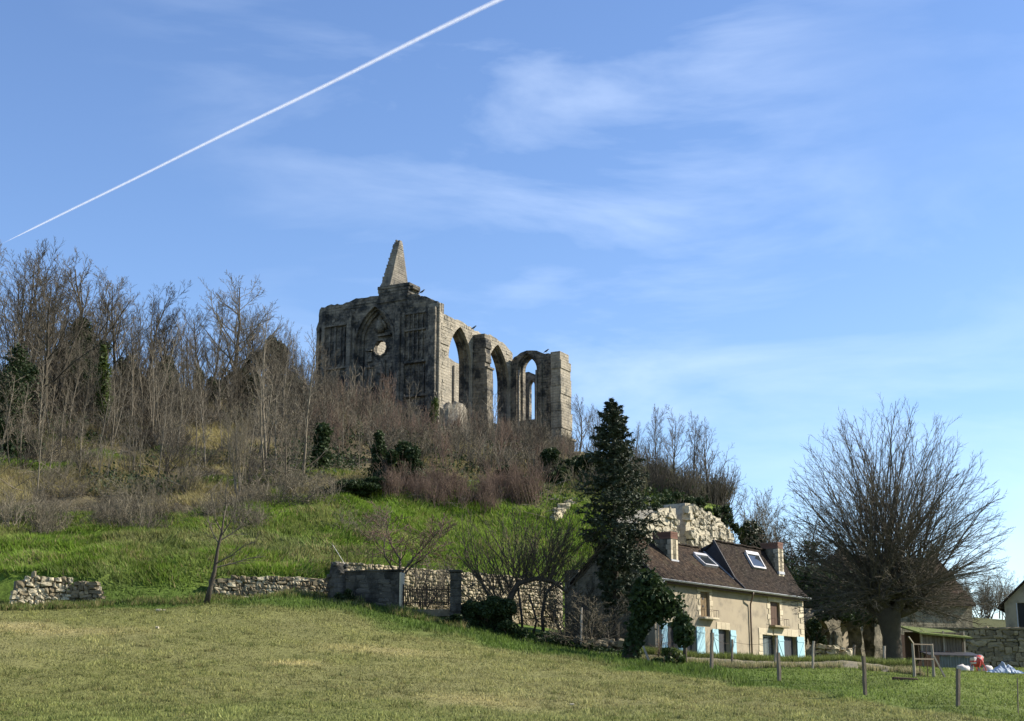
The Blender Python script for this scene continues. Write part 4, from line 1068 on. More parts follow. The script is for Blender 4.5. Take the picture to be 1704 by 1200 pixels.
# ------------------------------------------------------------------ walled enclosure with iron gate
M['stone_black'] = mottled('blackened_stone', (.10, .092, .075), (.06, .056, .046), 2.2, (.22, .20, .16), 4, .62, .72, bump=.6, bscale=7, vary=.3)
def enclosure():
    # long sunlit wall at the back
    f, L = px_frame(560, 85.2, 934, 97.5, 960, 0)
    a = empty('garden_wall', matrix=f.mat(), label='long sunlit rubble wall behind the gate and fig tree', cat='wall')
    top, bot = curve_z(f, [(560,932),(610,937),(660,942),(745,947),(840,957),(934,972)]), curve_z(f, [(560,980),(700,1015),(850,1050),(934,1070)])
    core('wall_core', f, 0, L, lambda u: top(u) - .1, bot(L) - 1.5, .03, .6, M['rubble'], a, amp=.07)
    lay_stones(a, (0, L - .3, lambda u: (bot(u), top(u))), (.20, .27), .30, ['stone', 'stone_dark', 'stone_dark'], 7, y=.08, limit=300)
    z = bot(L) - .2; i = 0
    while z < top(L) - .2:
        MB().box(L - .35 - .22 * (i % 2), L + .06, -.07, .62, z, z + .33).build('quoin', M['dressed'], a, bevel=.02); z += .345; i += 1
    # shaded front wall and its end pier
    f, L = px_frame(566, 81.2, 666, 80.2, 980, 0)
    b = empty('enclosure_wall', matrix=f.mat(), label='shaded grey front wall left of the iron gate', cat='wall')
    top = curve_z(f, [(566,949),(620,950),(666,951.5)]); zb = f.uv(640, 1010)[1]
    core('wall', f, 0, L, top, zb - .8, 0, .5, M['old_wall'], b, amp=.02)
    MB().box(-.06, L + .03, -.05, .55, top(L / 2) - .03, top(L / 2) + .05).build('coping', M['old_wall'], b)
    MB().box(L - .05, L + .05, -.03, .53, zb - .8, top(L) - .04).build('lit_wall_end', M['dressed'], b, bevel=.02)  # pale end piece: the sunlit strip is painted into its colour
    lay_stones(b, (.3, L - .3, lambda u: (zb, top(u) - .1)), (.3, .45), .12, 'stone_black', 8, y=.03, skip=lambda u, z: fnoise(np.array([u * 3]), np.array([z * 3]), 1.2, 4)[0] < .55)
    g = ground_at(562, 81.4); tz = P(562, 937, 81.4).z
    p = empty('wall_pier', g - Vector((0, 0, .6)), -.1, 'rounded dark mossy pier ending the enclosure wall', 'pier')
    mb = MB(); r = random.Random(2); hh = tz - g.z + .6
    prof = [(0, .62), (hh * .5, .55), (hh * .85, .5), (hh * .97, .42), (hh, .2)]
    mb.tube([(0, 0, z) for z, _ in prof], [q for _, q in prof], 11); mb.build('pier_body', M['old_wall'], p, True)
    for i in range(16):
        t = r.random() * 6.28; zz = hh * (.35 + .62 * r.random()); q = .52 if zz < hh * .85 else .42
        o = link('stone', stone_set('stone_black')[i % 8], None, p); o.location = (q * math.cos(t), q * math.sin(t), zz); o.scale = (.3, .25, .2); o.rotation_euler = (0, 0, t)
    # gate pillars
    for (pl, pr, pt, Yp, lab) in ((748.5, 767, 952, 79.6, 'square grey stone pillar at the right of the iron gate'),):
        gg = ground_at((pl + pr) / 2, Yp); fz = Frame(P(pl, 980, Yp), (1, -.03), gg.z - .5); w = fz.u(pr, 980); zt = fz.uv((pl + pr) / 2, pt)[1]
        e = empty('gate_pillar', matrix=fz.mat(), label=lab, cat='pillar')
        z = 0; i = 0
        while z < zt - .1:
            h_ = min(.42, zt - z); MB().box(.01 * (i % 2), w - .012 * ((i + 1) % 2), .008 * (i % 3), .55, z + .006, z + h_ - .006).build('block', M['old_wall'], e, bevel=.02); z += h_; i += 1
        MB().box(-.06, w + .06, -.06, .61, zt + .0, zt + .12).build('cap_stone', M['old_wall'], e, bevel=.03)
    # iron gate
    fz, Lg = px_frame(669, 80.25, 748, 79.85, 990, 0); za, zb = fz.uv(708, 975)[1], fz.uv(708, 1007)[1]
    z_r = fz.uv(708, 981)[1]; z_l = fz.uv(708, 1003)[1]
    fz.o.z = 0
    e = empty('iron_gate', matrix=fz.mat(), label='rusty double leaf iron bar gate in the enclosure wall', cat='gate')
    me = MB().tube([(0, 0, zb), (0, 0, za - .06), (0, 0, za + .06)], [.027, .027, .005], 6).mesh('bar'); me.materials.append(M['iron'])
    n = 27
    for i in range(n):
        o = link('bar', me, None, e); o.location = (.08 + (Lg - .16) * i / (n - 1), .1, 0)
    for z in (z_r, z_l): MB().bar((.03, .1, z), (Lg - .03, .1, z), .035, .05).build('rail', M['iron'], e)
    for u in (.05, Lg / 2 - .03, Lg / 2 + .03, Lg - .05): MB().bar((u, .1, zb - .05), (u, .1, za + .12), .045).build('stile', M['iron'], e)
    MB().box(.0, Lg, .15, .45, zb - .6, zb - .22).build('threshold_stone', M['stone_dark'], e, bevel=.02)
    # thin iron fence stakes on the bank
    tops = []
    for (px, pt, pb, Yp, lab) in ((552, 904, 948, 83.2, 'tallest thin iron stake left of the pier'), (577, 918, 950, 83.6, 'second thin iron stake above the enclosure wall'), (619, 916, 952, 84.2, 'third thin iron stake above the enclosure wall')):
        q, w = P(px, pb, Yp), P(px, pt, Yp); s = MB().tube([(0, 0, -.3), (0, 0, w.z - q.z)], .022, 6).build('fence_stake', M['iron']); s.location = q; tag(s, lab, 'stake', 'thin iron stakes above the enclosure'); tops.append(w)
    mb = MB(); mb.tube([tops[0] - q_ for q_ in [tops[0]]] + [P(577, 944, 83.6) - tops[0]], .012, 5); s = mb.build('bracing_wire', M['zinc']); s.location = tops[0]; tag(s, 'slanting wire bracing the tallest iron stake', 'wire')
enclosure()

def rubble_heap(name, spots, mat, lab, cat, size):
    r = random.Random(len(spots)); g0 = spots[0]; e = empty(name, g0, 0, lab, cat)
    for i, q in enumerate(spots):
        o = link('stone', stone_set(mat)[i % 8], None, e); o.location = q - g0; s = size * r.uniform(.6, 1.3); o.scale = (s * r.uniform(.9, 1.5), s, s * r.uniform(.6, .9)); o.rotation_euler = (r.uniform(-.3, .3), r.uniform(-.3, .3), r.random() * 6.28)
    return e
r_ = random.Random(17)
sp = [ground_at(965 + 85 * i / 40 + r_.uniform(-3, 3), 79.3 + r_.uniform(-.5, .5)) + Vector((0, 0, r_.choice([.1, .3, .5, .65]))) for i in range(46)]
rubble_heap('stone_heap', sp, 'stone_dark', 'tumbled low heap of pale stones between the fig tree and the ivied trunk', 'stone heap', .36)
sp = [ground_at(922 + 27 * i / 15 + r_.uniform(-3, 3), 108.5 + 5.0 * i / 15) + Vector((0, 0, .1)) for i in range(16)]
rubble_heap('rock_ledge', sp, 'stone', 'small pale rock ledge on the green slope left of the spruce', 'rock', .62)

# ------------------------------------------------------------------ pale cliff above the house
def cliff():
    f, L = px_frame(1062, 107.5, 1222, 119.5, 870, 0)
    e = empty('cliff', matrix=f.mat(), label='pale limestone cliff face with dark vertical cleft above the roof', cat='cliff')
    tp = [(1062,868),(1080,856),(1098,846),(1112,842),(1127,843),(1140,838),(1147,832),(1156,838),(1172,846),(1188,852),(1203,862),(1214,874),(1222,892)]
    top = curve_z(f, tp); zb = 4.0; ua, ub = f.u(1129.5, 870), f.u(1145.5, 870)
    for (a, b, s) in ((0, ua, 3), (ub, L, 5)):
        core('rock_mass', f, a, b, lambda u: top(u) - .15, zb, .25, 5.0, M['cliff'], e, s, .5, .16)
    core('cleft_back', f, ua - .1, ub + .1, lambda u: top(u) - .4, zb, 2.6, 5.2, M['cliff'], e, 6, .5, .1)
    lay_stones(e, (ub, ub + .8, lambda u: (f.uv(1140, 905)[1] - .8, top(u) - .1)), (.75, .55), .7, 'cliff', 13, y=.05)
    zlow = f.uv(1140, 905)[1] - .6
    zf = lambda u: (zlow - .02 * u, top(u) - .12)
    lay_stones(e, (0, ua, zf), (.42, .6), .5, 'cliff', 11, y=.30, jitter=.8)
    lay_stones(e, (ub + .8, L - .1, zf), (.42, .6), .5, 'cliff', 12, y=.30, jitter=.8)
cliff()

# ------------------------------------------------------------------ low wall along the lane
def low_wall():
    pts = [ground_at(px, Y) for px, Y in ((1066,76.5),(1100,76.3),(1160,76),(1230,75.6),(1300,75.2),(1380,74.6),(1450,74),(1527,72.6))]
    mb = MB(); r = random.Random(6); V = []
    n = 60; P_ = np.array([list(p) for p in pts]); t = np.linspace(0, len(pts) - 1, n)
    for k in range(n):
        q = [float(np.interp(t[k], range(len(pts)), P_[:, c])) for c in range(3)]; zt = hz(q[0], q[1]) + .34 * min(1, (n - 1 - k) / 6, (k + .5) / 4) + r.uniform(-.02, .02); zz = hz(q[0], q[1]) - .4
        V += [(q[0], q[1] - 1.5, hz(q[0], q[1] - 1.5) - .25), (q[0], q[1] - .2 + r.uniform(-.02, .02), zt - .1), (q[0], q[1] + .5, zt), (q[0], q[1] + .9, zz)]
    F_ = [(4 * k + j, 4 * k + 4 + j, 4 * k + 4 + (j + 1) % 4, 4 * k + (j + 1) % 4) for k in range(n - 1) for j in range(4)] + [(0, 1, 2, 3), (4 * n - 1, 4 * n - 2, 4 * n - 3, 4 * n - 4)]
    mb.add(V, F_); o = mb.build('lane_bank', mottled('pale_gravel_bank', (.27, .235, .16), (.20, .175, .115), 1.2, (.12, .11, .08), 3, .55, .72, bump=.7, bscale=6)); tag(o, 'low pale gravelly bank along the lane in front of the house', 'bank')
    rg2 = np.random.default_rng(61); m = 15000; k = rg2.random(m) * (len(pts) - 1); x = np.interp(k, range(len(pts)), P_[:, 0]); y = np.interp(k, range(len(pts)), P_[:, 1]) - .1 - 1.4 * rg2.random(m)
    keep = fbm(x, y, 1.5, 55) > .42; x, y = x[keep], y[keep]
    col = np.where(rg2.random((len(x), 1)) < .75, STRAW * .9 + .05, VERGE) * (.6 + .7 * rg2.random((len(x), 1)))
    o = blades('dry_weeds', on_ground(x, y), .1 + .3 * rg2.random(len(x)), .02 + .02 * rg2.random(len(x)), col, rg2, .6); tag(o, 'dry grey weeds growing against the low lane bank', 'weeds', kind='stuff')
    m = 16000; k = rg2.random(m) * (len(pts) - 1); x = np.interp(k, range(len(pts)), P_[:, 0]); y = np.interp(k, range(len(pts)), P_[:, 1]) + .3 + 1.6 * rg2.random(m)
    o = blades('bank_top_grass', on_ground(x, y, -.15), .15 + .4 * rg2.random(m), .03 + .04 * rg2.random(m), (VERGE * .7 + OLIVE * .5) * (.6 + .8 * rg2.random((m, 1))), rg2, .8); tag(o, 'grass fringe along the top of the low lane bank', 'grass', kind='stuff')
low_wall()

# ------------------------------------------------------------------ yard, barn and walls at the right
M['shelter'] = mottled('weathered_rock', (.25, .215, .15), (.16, .14, .10), .9, (.055, .052, .034), 1.3, .42, .60, bump=.8, bscale=3, bdist=.2)
def yard():
    # rock shelter with arched openings
    f, L = px_frame(1340, 104.5, 1476, 111, 1050, 0); e = empty('rock_shelter', matrix=f.mat(), label='pale rock shelter with arched openings behind the pollard trunk', cat='rock')
    zb = f.uv(1400, 1098)[1] - .6
    hol = lambda pl, pr, pt: arch(f.u(pl, 1050), f.u(pr, 1050), zb + .1, f.uv((pl + pr) / 2, pt)[1] - .55 * (f.u(pr, 1050) - f.u(pl, 1050)), 6, .62)
    tp = rough_line([f.uv(*q) for q in [(1340,1038),(1352,1026),(1370,1018),(1392,1008),(1415,1006),(1440,1012),(1460,1014),(1476,1024)]], .4, .14, 3)
    extruded('rock_front', [(tp[0][0], zb)] + tp + [(tp[-1][0], zb)], [rough_line(hol(1351, 1381, 1032), .4, .2, 5, True), rough_line(hol(1399, 1432, 1018), .4, .2, 6, True), rough_line(hol(1436, 1455, 1030), .4, .2, 7, True)], 0, 1.2, M['shelter'], e)
    MB().box(0, L, 3.2, 3.8, zb, zb + 4.0).build('back_wall', M['plaster'], e)
    MB().box(0, L, 1.21, 3.19, zb + 3.4, zb + 4.2).build('rock_roof', M['shelter'], e)
    MB().box(f.u(1385, 1060), f.u(1397, 1060), -.3, .25, zb, zb + 2.6).build('rock_pillar', M['shelter'], e, bevel=.1)
    sp = []
    for i in range(30): q = ground_at(1362 + 56 * r_.random(), 102 + r_.uniform(-.3, .3)); sp.append(q + Vector((0, 0, .18 + .32 * r_.choice([0, 0, 1, 1, 2]))))
    rubble_heap('cut_stone_pile', sp, 'stone', 'pile of cut pale stones in front of the rock shelter', 'stone pile', .42)
    # barn
    f, L = px_frame(1436, 127, 1616, 131, 1000, 0); zb = f.uv(1520, 1100)[1] - 1; ze = f.uv(1520, 1000)[1]
    e = empty('barn', matrix=f.mat(), label='big brown stone barn with steep tiled roof behind the pollard', cat='barn')
    D = 9.0; zr = f.uv(1540, 929, 4.5)[1]
    extruded('wall', [(0, zb), (L, zb), (L, ze), (0, ze)], [], 0, .5, M['rubble'], e)
    for u0 in (0.003, L - .5):
        mb = MB(); pts = [(.5, zb), (D, zb), (D, ze), (D / 2, zr - .15), (.5, ze + (zr - ze) * .1)]; v = [(u0, w, z) for w, z in pts] + [(u0 + .497, w, z) for w, z in pts]
        mb.add(v, [tuple(range(5)), tuple(reversed(range(5, 10)))] + [(i, 5 + i, 5 + (i + 1) % 5, (i + 1) % 5) for i in range(5)]); mb.build('gable_wall', M['rubble'], e)
    mb = MB(); roof_slab(mb, [(-.2, -.4, ze - .2), (L + .2, -.4, ze - .2)], [(-.2, D / 2, zr), (L + .2, D / 2, zr)], .15); roof_slab(mb, [(L + .2, D + .4, ze - .2), (-.2, D + .4, ze - .2)], [(L + .2, D / 2 - .001, zr - .001), (-.2, D / 2 - .001, zr - .001)], .15)
    mb.build('roof', M['roof_old'], e)
    MB().box(L - .75, L - .05, D / 2 - .35, D / 2 + .35, zr - .5, zr + .7).build('chimney', M['rubble'], e); MB().tube([(L - .4, D / 2, zr + .7), (L - .4, D / 2, zr + 1.0)], [.22, .16], 8).build('chimney_pot', M['brick'], e)
    MB().box(.6, 1.6, D / 2 - .3, D / 2 + .3, zr - .4, zr + .45).build('chimney', M['rubble'], e)
    MB().box(L * .3, L * .42, -.03, .02, zb, zb + 3.2).build('door', M['brown_wood'], e)
    # long yard wall, block by block
    f, L = px_frame(1545, 106.5, 1745, 107.5, 1080, 0); zb = f.uv(1650, 1118)[1]; e = empty('yard_wall', matrix=f.mat(), label='long coursed stone yard wall at the right edge', cat='wall')
    top = curve_z(f, [(1545,1046),(1600,1044),(1650,1043),(1745,1042)])
    core('wall_core', f, 0, L, lambda u: top(u) - .04, zb - .8, .1, .6, M['rubble'], e, amp=.02)
    ho = (f.u(1681, 1093), f.uv(1681, 1093)[1])
    lay_stones(e, (0, L, lambda u: (zb - .2, top(u))), (.30, .62), .24, 'stone_dark', 15, y=.06, jitter=.2, skip=lambda u, z: abs(u - ho[0]) < .35 and abs(z - ho[1]) < .3)
    MB().box(0, L, -.1, .65, top(0) - .02, top(0) + .07).build('coping', M['stone_dark'], e)
    # house at the right edge
    f, L = px_frame(1673, 117, 1760, 115.4, 1030, 0); zb = f.uv(1690, 1065)[1] - 2; e = empty('far_house', matrix=f.mat(), label='beige gabled house with dark roof cut by the right picture edge', cat='house')
    um = f.u(1722, 1000); zr = f.uv(1722, 955)[1]; ze = f.uv(1673, 1003)[1]; wx = um * 2
    wn_ = [(f.u(1694, 1025), f.uv(1694, 1046)[1]), (f.u(1712, 1025), f.uv(1712, 1046)[1]), (f.u(1712, 1025), f.uv(1712, 1003)[1]), (f.u(1694, 1025), f.uv(1694, 1003)[1])]
    extruded('wall', [(0, zb), (wx, zb), (wx, ze), (um, zr - .1), (0, ze)], [wn_], 0, .4, M['plaster'], e)
    MB().box(wn_[0][0], wn_[1][0], .2, .24, wn_[0][1], wn_[2][1]).build('window', M['glass'], e); MB().box(wn_[0][0] - .08, wn_[0][0] - .002, -.03, .1, wn_[0][1], wn_[2][1]).build('window_frame', M['zinc'], e)
    s_ = (zr - ze) / um; mb = MB(); roof_slab(mb, [(-.5, 7.5, ze - .5 * s_ + .12), (-.5, -.5, ze - .5 * s_ + .12)], [(um, 7.5, zr + .12), (um, -.5, zr + .12)], .16); roof_slab(mb, [(wx + .5, -.5, ze - .5 * s_ + .12), (wx + .5, 7.5, ze - .5 * s_ + .12)], [(um + .001, -.5, zr + .119), (um + .001, 7.5, zr + .119)], .16); mb.build('roof', M['roof_old'], e)
    MB().box(.05, wx - .05, .41, 7.0, zb, ze - .3).build('side_walls', M['plaster'], e)
    # plank shed with mossy roof and lean-to
    f, L = px_frame(1532, 99.5, 1606, 100.5, 1080, 0); zb = f.uv(1570, 1116)[1] - .3; zt = f.uv(1570, 1050)[1]; e = empty('plank_shed', matrix=f.mat(), label='old plank shed with mossy sloping roof beside the yard wall', cat='shed')
    mossy = mottled('moss', (.12, .15, .03), (.08, .10, .03), 3, (.12, .10, .06), 4, .55, .7, bump=.6)
    nb = 15; w = L / nb; zmid = f.uv(1570, 1084)[1]; r = random.Random(3)
    for i in range(nb): MB().box(i * w + .01, (i + 1) * w - .012, r.uniform(0, .03), .06, zmid + r.uniform(-.1, .05), zt - .08).build('plank', M['post'], e)
    MB().box(0, L, 1.8, 1.9, zb, zt).build('back_wall', M['brown_wood'], e)
    for u in (.02, L * .5, L - .12): MB().box(u, u + .12, -.08, -.002, zb, zt - .02).build('post', M['post_pale'], e)
    mb = MB(); roof_slab(mb, [(-.3, -.5, zt - .15), (L + .3, -.5, zt - .42)], [(-.3, 2.2, zt + .45), (L + .3, 2.2, zt + .2)], .1); mb.build('roof', mossy, e)
    mb = MB(); roof_slab(mb, [(-.2, -1.2, zmid - .25), (L + .4, -1.2, zmid - .3)], [(-.2, -.09, zmid), (L + .4, -.09, zmid - .05)], .05); mb.build('lean_to_roof', M['slate'], e)
    mb = MB(); n = 40; vs = []
    for i in range(n + 1):
        u = L * .22 + (L * .75) * i / n; y = -1.0 + .03 * math.sin(i * 1.9)
        vs += [(u, y, zb), (u, y, zmid - .35 - .12 * (i / n) + (.1 if i % 9 < 4 else 0))]
    mb.add(vs, [(2 * i, 2 * i + 2, 2 * i + 3, 2 * i + 1) for i in range(n)]); o = mb.build('corrugated_sheet', mottled('grey_sheet', (.14, .16, .17), (.10, .115, .12), 2, (.2, .19, .16), 5, .6, .75, rough=.55, bump=.1), e)
    o.modifiers.new('thickness', 'SOLIDIFY').thickness = .012
yard()

# fence posts, one by one
def post(px, pt, pb, Y, label, mat='post', w=.11, lean=0.0, name='fence_post', group='old wooden fence posts', cat='post', round_=False):
    b = P(px, pb, Y); g = hz(b.x, b.y); b.z = min(b.z, g + .05) if abs(b.z - g) < .6 else g
    t = P(px + lean, pt, Y); h = t.z - b.z; r = random.Random(int(px)); mb = MB(); dx = t.x - b.x
    n = 7; k = 6 if round_ else 4
    pts = [(dx * i / (n - 1) + r.uniform(-.012, .012), r.uniform(-.012, .012), -.35 + (h + .35) * i / (n - 1)) for i in range(n)]
    mb.tube(pts, [w * .62 * r.uniform(.92, 1.08) for _ in pts], 7 if round_ else 5)
    o = mb.build(name, M[mat], bevel=0); o.location = b; o.rotation_euler = (0, 0, r.random()); o.rotation_euler = (0, 0, 0)
    return tag(o, label, cat, group), Vector(b) + Vector((dx, 0, h))
posts = {}
for (k, px, pt, pb, Y, lab, mt, w, ln) in [
 ('a', 1183, 1053, 1116, 70, 'dark thick fence post before the middle blue shutters', 'post', .15, 2),
 ('b', 1217, 1064, 1099, 75, 'thin post right of the middle blue shutter', 'post', .10, 2),
 ('c', 1289, 1061, 1102, 75, 'pale leaning post in front of the glazed door', 'post_pale', .12, 3),
 ('d', 1297, 1086, 1133, 64, 'dark thick post nearest the glazed door', 'post', .15, -2),
 ('e', 1351, 1067, 1116, 73, 'pale leaning post at the right corner of the house', 'post_pale', .10, 3),
 ('f', 1417, 1073, 1108, 77, 'leaning post in front of the rock shelter', 'post', .12, 5),
 ('g', 1471, 1075, 1113, 75, 'pale slim post left of the pollard trunk', 'post_pale', .11, 1),
 ('h', 1439, 1092, 1156, 55, 'lone sawn post standing in the meadow below the pollard', 'post', .13, -2),
 ('i', 1593, 1113, 1176, 53, 'gnarled split post alone in the grass at lower right', 'post', .14, 1),
 ('j', 967, 1011, 1072, 78.5, 'pale post by the stone heap left of the spruce', 'post_pale', .10, 1),
 ('k', 1693, 1128, 1186, 52, 'thin bare stake near the right picture edge', 'post', .035, 0)]:
    o, top = post(px, pt, pb, Y, lab, mt, w, ln); posts[k] = top
b = P(1084, 1098, 73.5); t = P(1070, 1066, 73.8); g = hz(b.x, b.y); mb = MB(); mb.bar((0, 0, -.1), (t.x - b.x, t.y - b.y, t.z - b.z), .10, .04, (0, 1, 0)); o = mb.build('leaning_board', M['post_pale']); o.location = (b.x, b.y, g); tag(o, 'pale board leaning beside the ivied trunk', 'board')
def wire(a, b, z0, lab):
    A, B = posts[a], posts[b]; mb = MB(); n = 9; mb.tube([A.lerp(B, i / (n - 1)) - A + Vector((0, 0, -.18 * math.sin(math.pi * i / (n - 1)) - z0)) for i in range(n)], .009, 4)
    o = mb.build('fence_wire', M['iron']); o.location = A; tag(o, lab, 'wire')
wire('e', 'f', .12, 'sagging fence wire between the corner post and the leaning post'); wire('f', 'g', .12, 'sagging fence wire from the leaning post to the slim post'); wire('a', 'b', .15, 'fence wire between the two posts before the shutters'); wire('b', 'c', .12, 'fence wire in front of the downpipe')

def small_things():
    # open timber frame by the lane
    Y = 70; f, L = px_frame(1520, Y, 1552, Y + 1.2, 1100, 0); zb = min(hz(*f.world(0, 0, 0)[:2]), hz(*f.world(L, 0, 0)[:2])) - .2; zt = f.uv(1535, 1071)[1]
    e = empty('timber_frame', matrix=f.mat(), label='open timber gate frame of two posts and rails by the lane', cat='gate')
    for u, dz in ((0, -.02), (L, .02)): MB().tube([(u, 0, zb), (u + .02, 0, (zb + zt) / 2), (u + .01, 0, zt + dz)], [.075, .07, .06], 7).build('post', M['post_pale'], e)
    for z, w in ((zt - .05, .05), (f.uv(1535, 1097)[1], .07)): MB().bar((.0, -.02, z), (L, -.02, z + .02), w, w).build('rail', M['post'], e)
    for u in (L * .3, L * .7): MB().bar((u, .0, zb), (u, .0, zt - .08), .03).build('upright', M['iron'], e)
    MB().bar((L + .05, -.05, f.uv(1553, 1092)[1]), (L + .55, -.35, zb + .1), .06, .08).build('brace', M['post_pale'], e)
    MB().bar((.0, -.05, zt - .02), (-.38, -.05, zt + .28), .05).build('broken_rail', M['post_pale'], e)
    # concrete mixer
    Y = 92; g = ground_at(1628, Y); red = mottled('red_machine_paint', (.55, .085, .065), (.42, .06, .05), 4, (.55, .35, .30), 5, .62, .75, rough=.5, bump=.1); white = mottled('white_machine_paint', (.62, .58, .54), (.5, .46, .43), 4, rough=.6, bump=.1)
    s = (P(1628, 1087, Y).z - g.z) / 1.3
    e = empty('concrete_mixer', g, .5, 'faded red and white concrete mixer standing by the yard wall', 'machine'); e.scale = (s, s, s)
    mb = MB(); ax = Vector((.55, 0, .55)).normalized(); c = Vector((.05, 0, .78)); prof = [(-.42, .10), (-.40, .24), (-.16, .37), (.08, .37), (.30, .24), (.40, .20)]
    mb.tube([c + ax * a for a, _ in prof], [r for _, r in prof], 16); mb.build('drum', red, e, True)
    MB().tube([c + ax * .0, c + ax * .05], [.385, .385], 16).build('gear_ring', white, e); MB().tube([c + ax * .36, c + ax * .44], [.215, .215], 14, False).build('drum_rim', white, e)
    for y in (-.42, .42):
        m_ = MB(); m_.bar((-.4, y, 0), (-.05, y * .9, .85), .05); m_.bar((.4, y, 0), (.0, y * .9, .85), .05); m_.build('leg', red, e)
    MB().box(-.52, -.22, -.2, .2, .55, 1.0).build('motor_housing', white, e, bevel=.04); MB().box(-.525, -.215, -.205, .205, .68, .78).build('red_stripe', red, e)
    MB().bar((-.45, -.45, .06), (-.45, .45, .06), .05).build('axle', red, e)
    wh = MB(); wh.tube([(-.42, -.52, .14), (-.42, -.46, .14)], .14, 12); wh.build('wheel', M['dark_door'], e); wh = MB(); wh.tube([(-.42, .46, .14), (-.42, .52, .14)], .14, 12); wh.build('wheel', M['dark_door'], e)
    # pale bucket and sacks beside it
    for (px, Yk, sc_, lab) in ((1603, 91.5, .42, 'pale sack left of the concrete mixer'), (1611, 92.2, .36, 'smaller pale sack touching the concrete mixer'), (1644, 92.4, .34, 'white sack right of the concrete mixer')):
        g = ground_at(px, Yk); bm = bmesh.new(); bmesh.ops.create_icosphere(bm, subdivisions=3, radius=1)
        for v in bm.verts: q = v.co.copy(); n_ = mnoise.noise(q * 1.8 + Vector((px, 0, 0))); v.co = Vector((q.x * (1 + .25 * n_), q.y * .7 * (1 + .2 * n_), max(-.35, q.z * .75 * (1 + .4 * n_))))
        me = bpy.data.meshes.new('sack'); bm.to_mesh(me); bm.free(); o = link('sack', me, white); o.location = g + Vector((0, 0, .35 * sc_)); o.scale = (sc_,) * 3; tag(o, lab, 'sack', 'pale sacks by the concrete mixer')
        for p_ in me.polygons: p_.use_smooth = True
    # crumpled tarpaulin
    Y = 88; g = ground_at(1668, Y); n, m_ = 46, 16; W = P(1697, 1118, Y).x - P(1642, 1118, Y).x; V = []
    tarp = mottled('blue_white_tarpaulin', (.30, .38, .46), (.46, .50, .54), 1.6, (.05, .09, .16), 1.3, .54, .60, rough=.35, bump=.35, bscale=4, spec=.5)
    for j in range(m_):
        for i in range(n):
            u, v = i / (n - 1), j / (m_ - 1); q = Vector((u * 7, v * 3, 2)); base = .48 * math.sin(math.pi * min(1, v * 1.05)) ** .7 * (.25 + .75 * math.sin(math.pi * min(1, .1 + u)) ** 1.0) * (.5 + .8 * smooth(np.array([u * 1.6]))[0])
            V.append(((u - .5) * W, (v - .5) * 2.2, max(-.02, base * (.75 + .7 * abs(mnoise.noise(q))) + .08 * mnoise.noise(q * 3))))
    o = link('tarpaulin', mesh_np('tarpaulin', V, [(j * n + i, j * n + i + 1, (j + 1) * n + i + 1, (j + 1) * n + i) for j in range(m_ - 1) for i in range(n - 1)]), tarp); o.location = g + Vector((0, 0, -.02)); o.modifiers.new('thickness', 'SOLIDIFY').thickness = .01
    tag(o, 'crumpled blue and white tarpaulin over a heap at right', 'tarpaulin')
    g = ground_at(1506, 66); o = MB().box(-.55, .55, -.12, .12, -.05, .1).build('fallen_plank', M['brown_wood'], bevel=.02); o.location = P(1506, 1135, 66); o.location.z = g.z + .04; o.rotation_euler = (0, .06, .1); tag(o, 'dark plank lying in the meadow grass', 'plank')
    for (px, Y, s, lab) in ((264, 74.5, .17, 'white stone lying at the field edge'), (273, 74.6, .10, 'little white stone beside the bigger one'), (261, 69, .13, 'pale stone lying in the pasture'), (952, 52, .1, 'tiny pale stone in the middle of the pasture')):
        g = ground_at(px, Y); o = link('loose_stone', stone_set('dressed')[int(px) % 8]); o.location = g + Vector((0, 0, s * .25)); o.scale = (s * 1.4, s, s * .8); tag(o, lab, 'stone', 'loose pale stones in the pasture')
    # birds on the ruin
    for (px, py, Y, lab) in ((702, 488.5, 166.3, 'crow perched on the wall head beside the spire'), (788, 548.5, 170.5, 'crow perched above the first ruin window'), (909, 587, 180, 'crow perched on the transept wall')):
        q = P(px, py, Y); mb = MB(); mb.tube([(-.26, 0, .02), (-.12, 0, .10), (.02, 0, .18), (.12, 0, .26), (.17, 0, .33), (.22, 0, .35), (.30, 0, .33)], [.02, .055, .085, .065, .05, .045, .008], 8); mb.tube([(.0, .03, .12), (.0, .03, -.02)], .012, 5); mb.tube([(.0, -.03, .12), (.0, -.03, -.02)], .012, 5)
        o = mb.build('crow', M['dark_door'], None, True); o.location = q; o.scale = (1.3,) * 3; tag(o, lab, 'bird', 'crows on the ruin')
small_things()

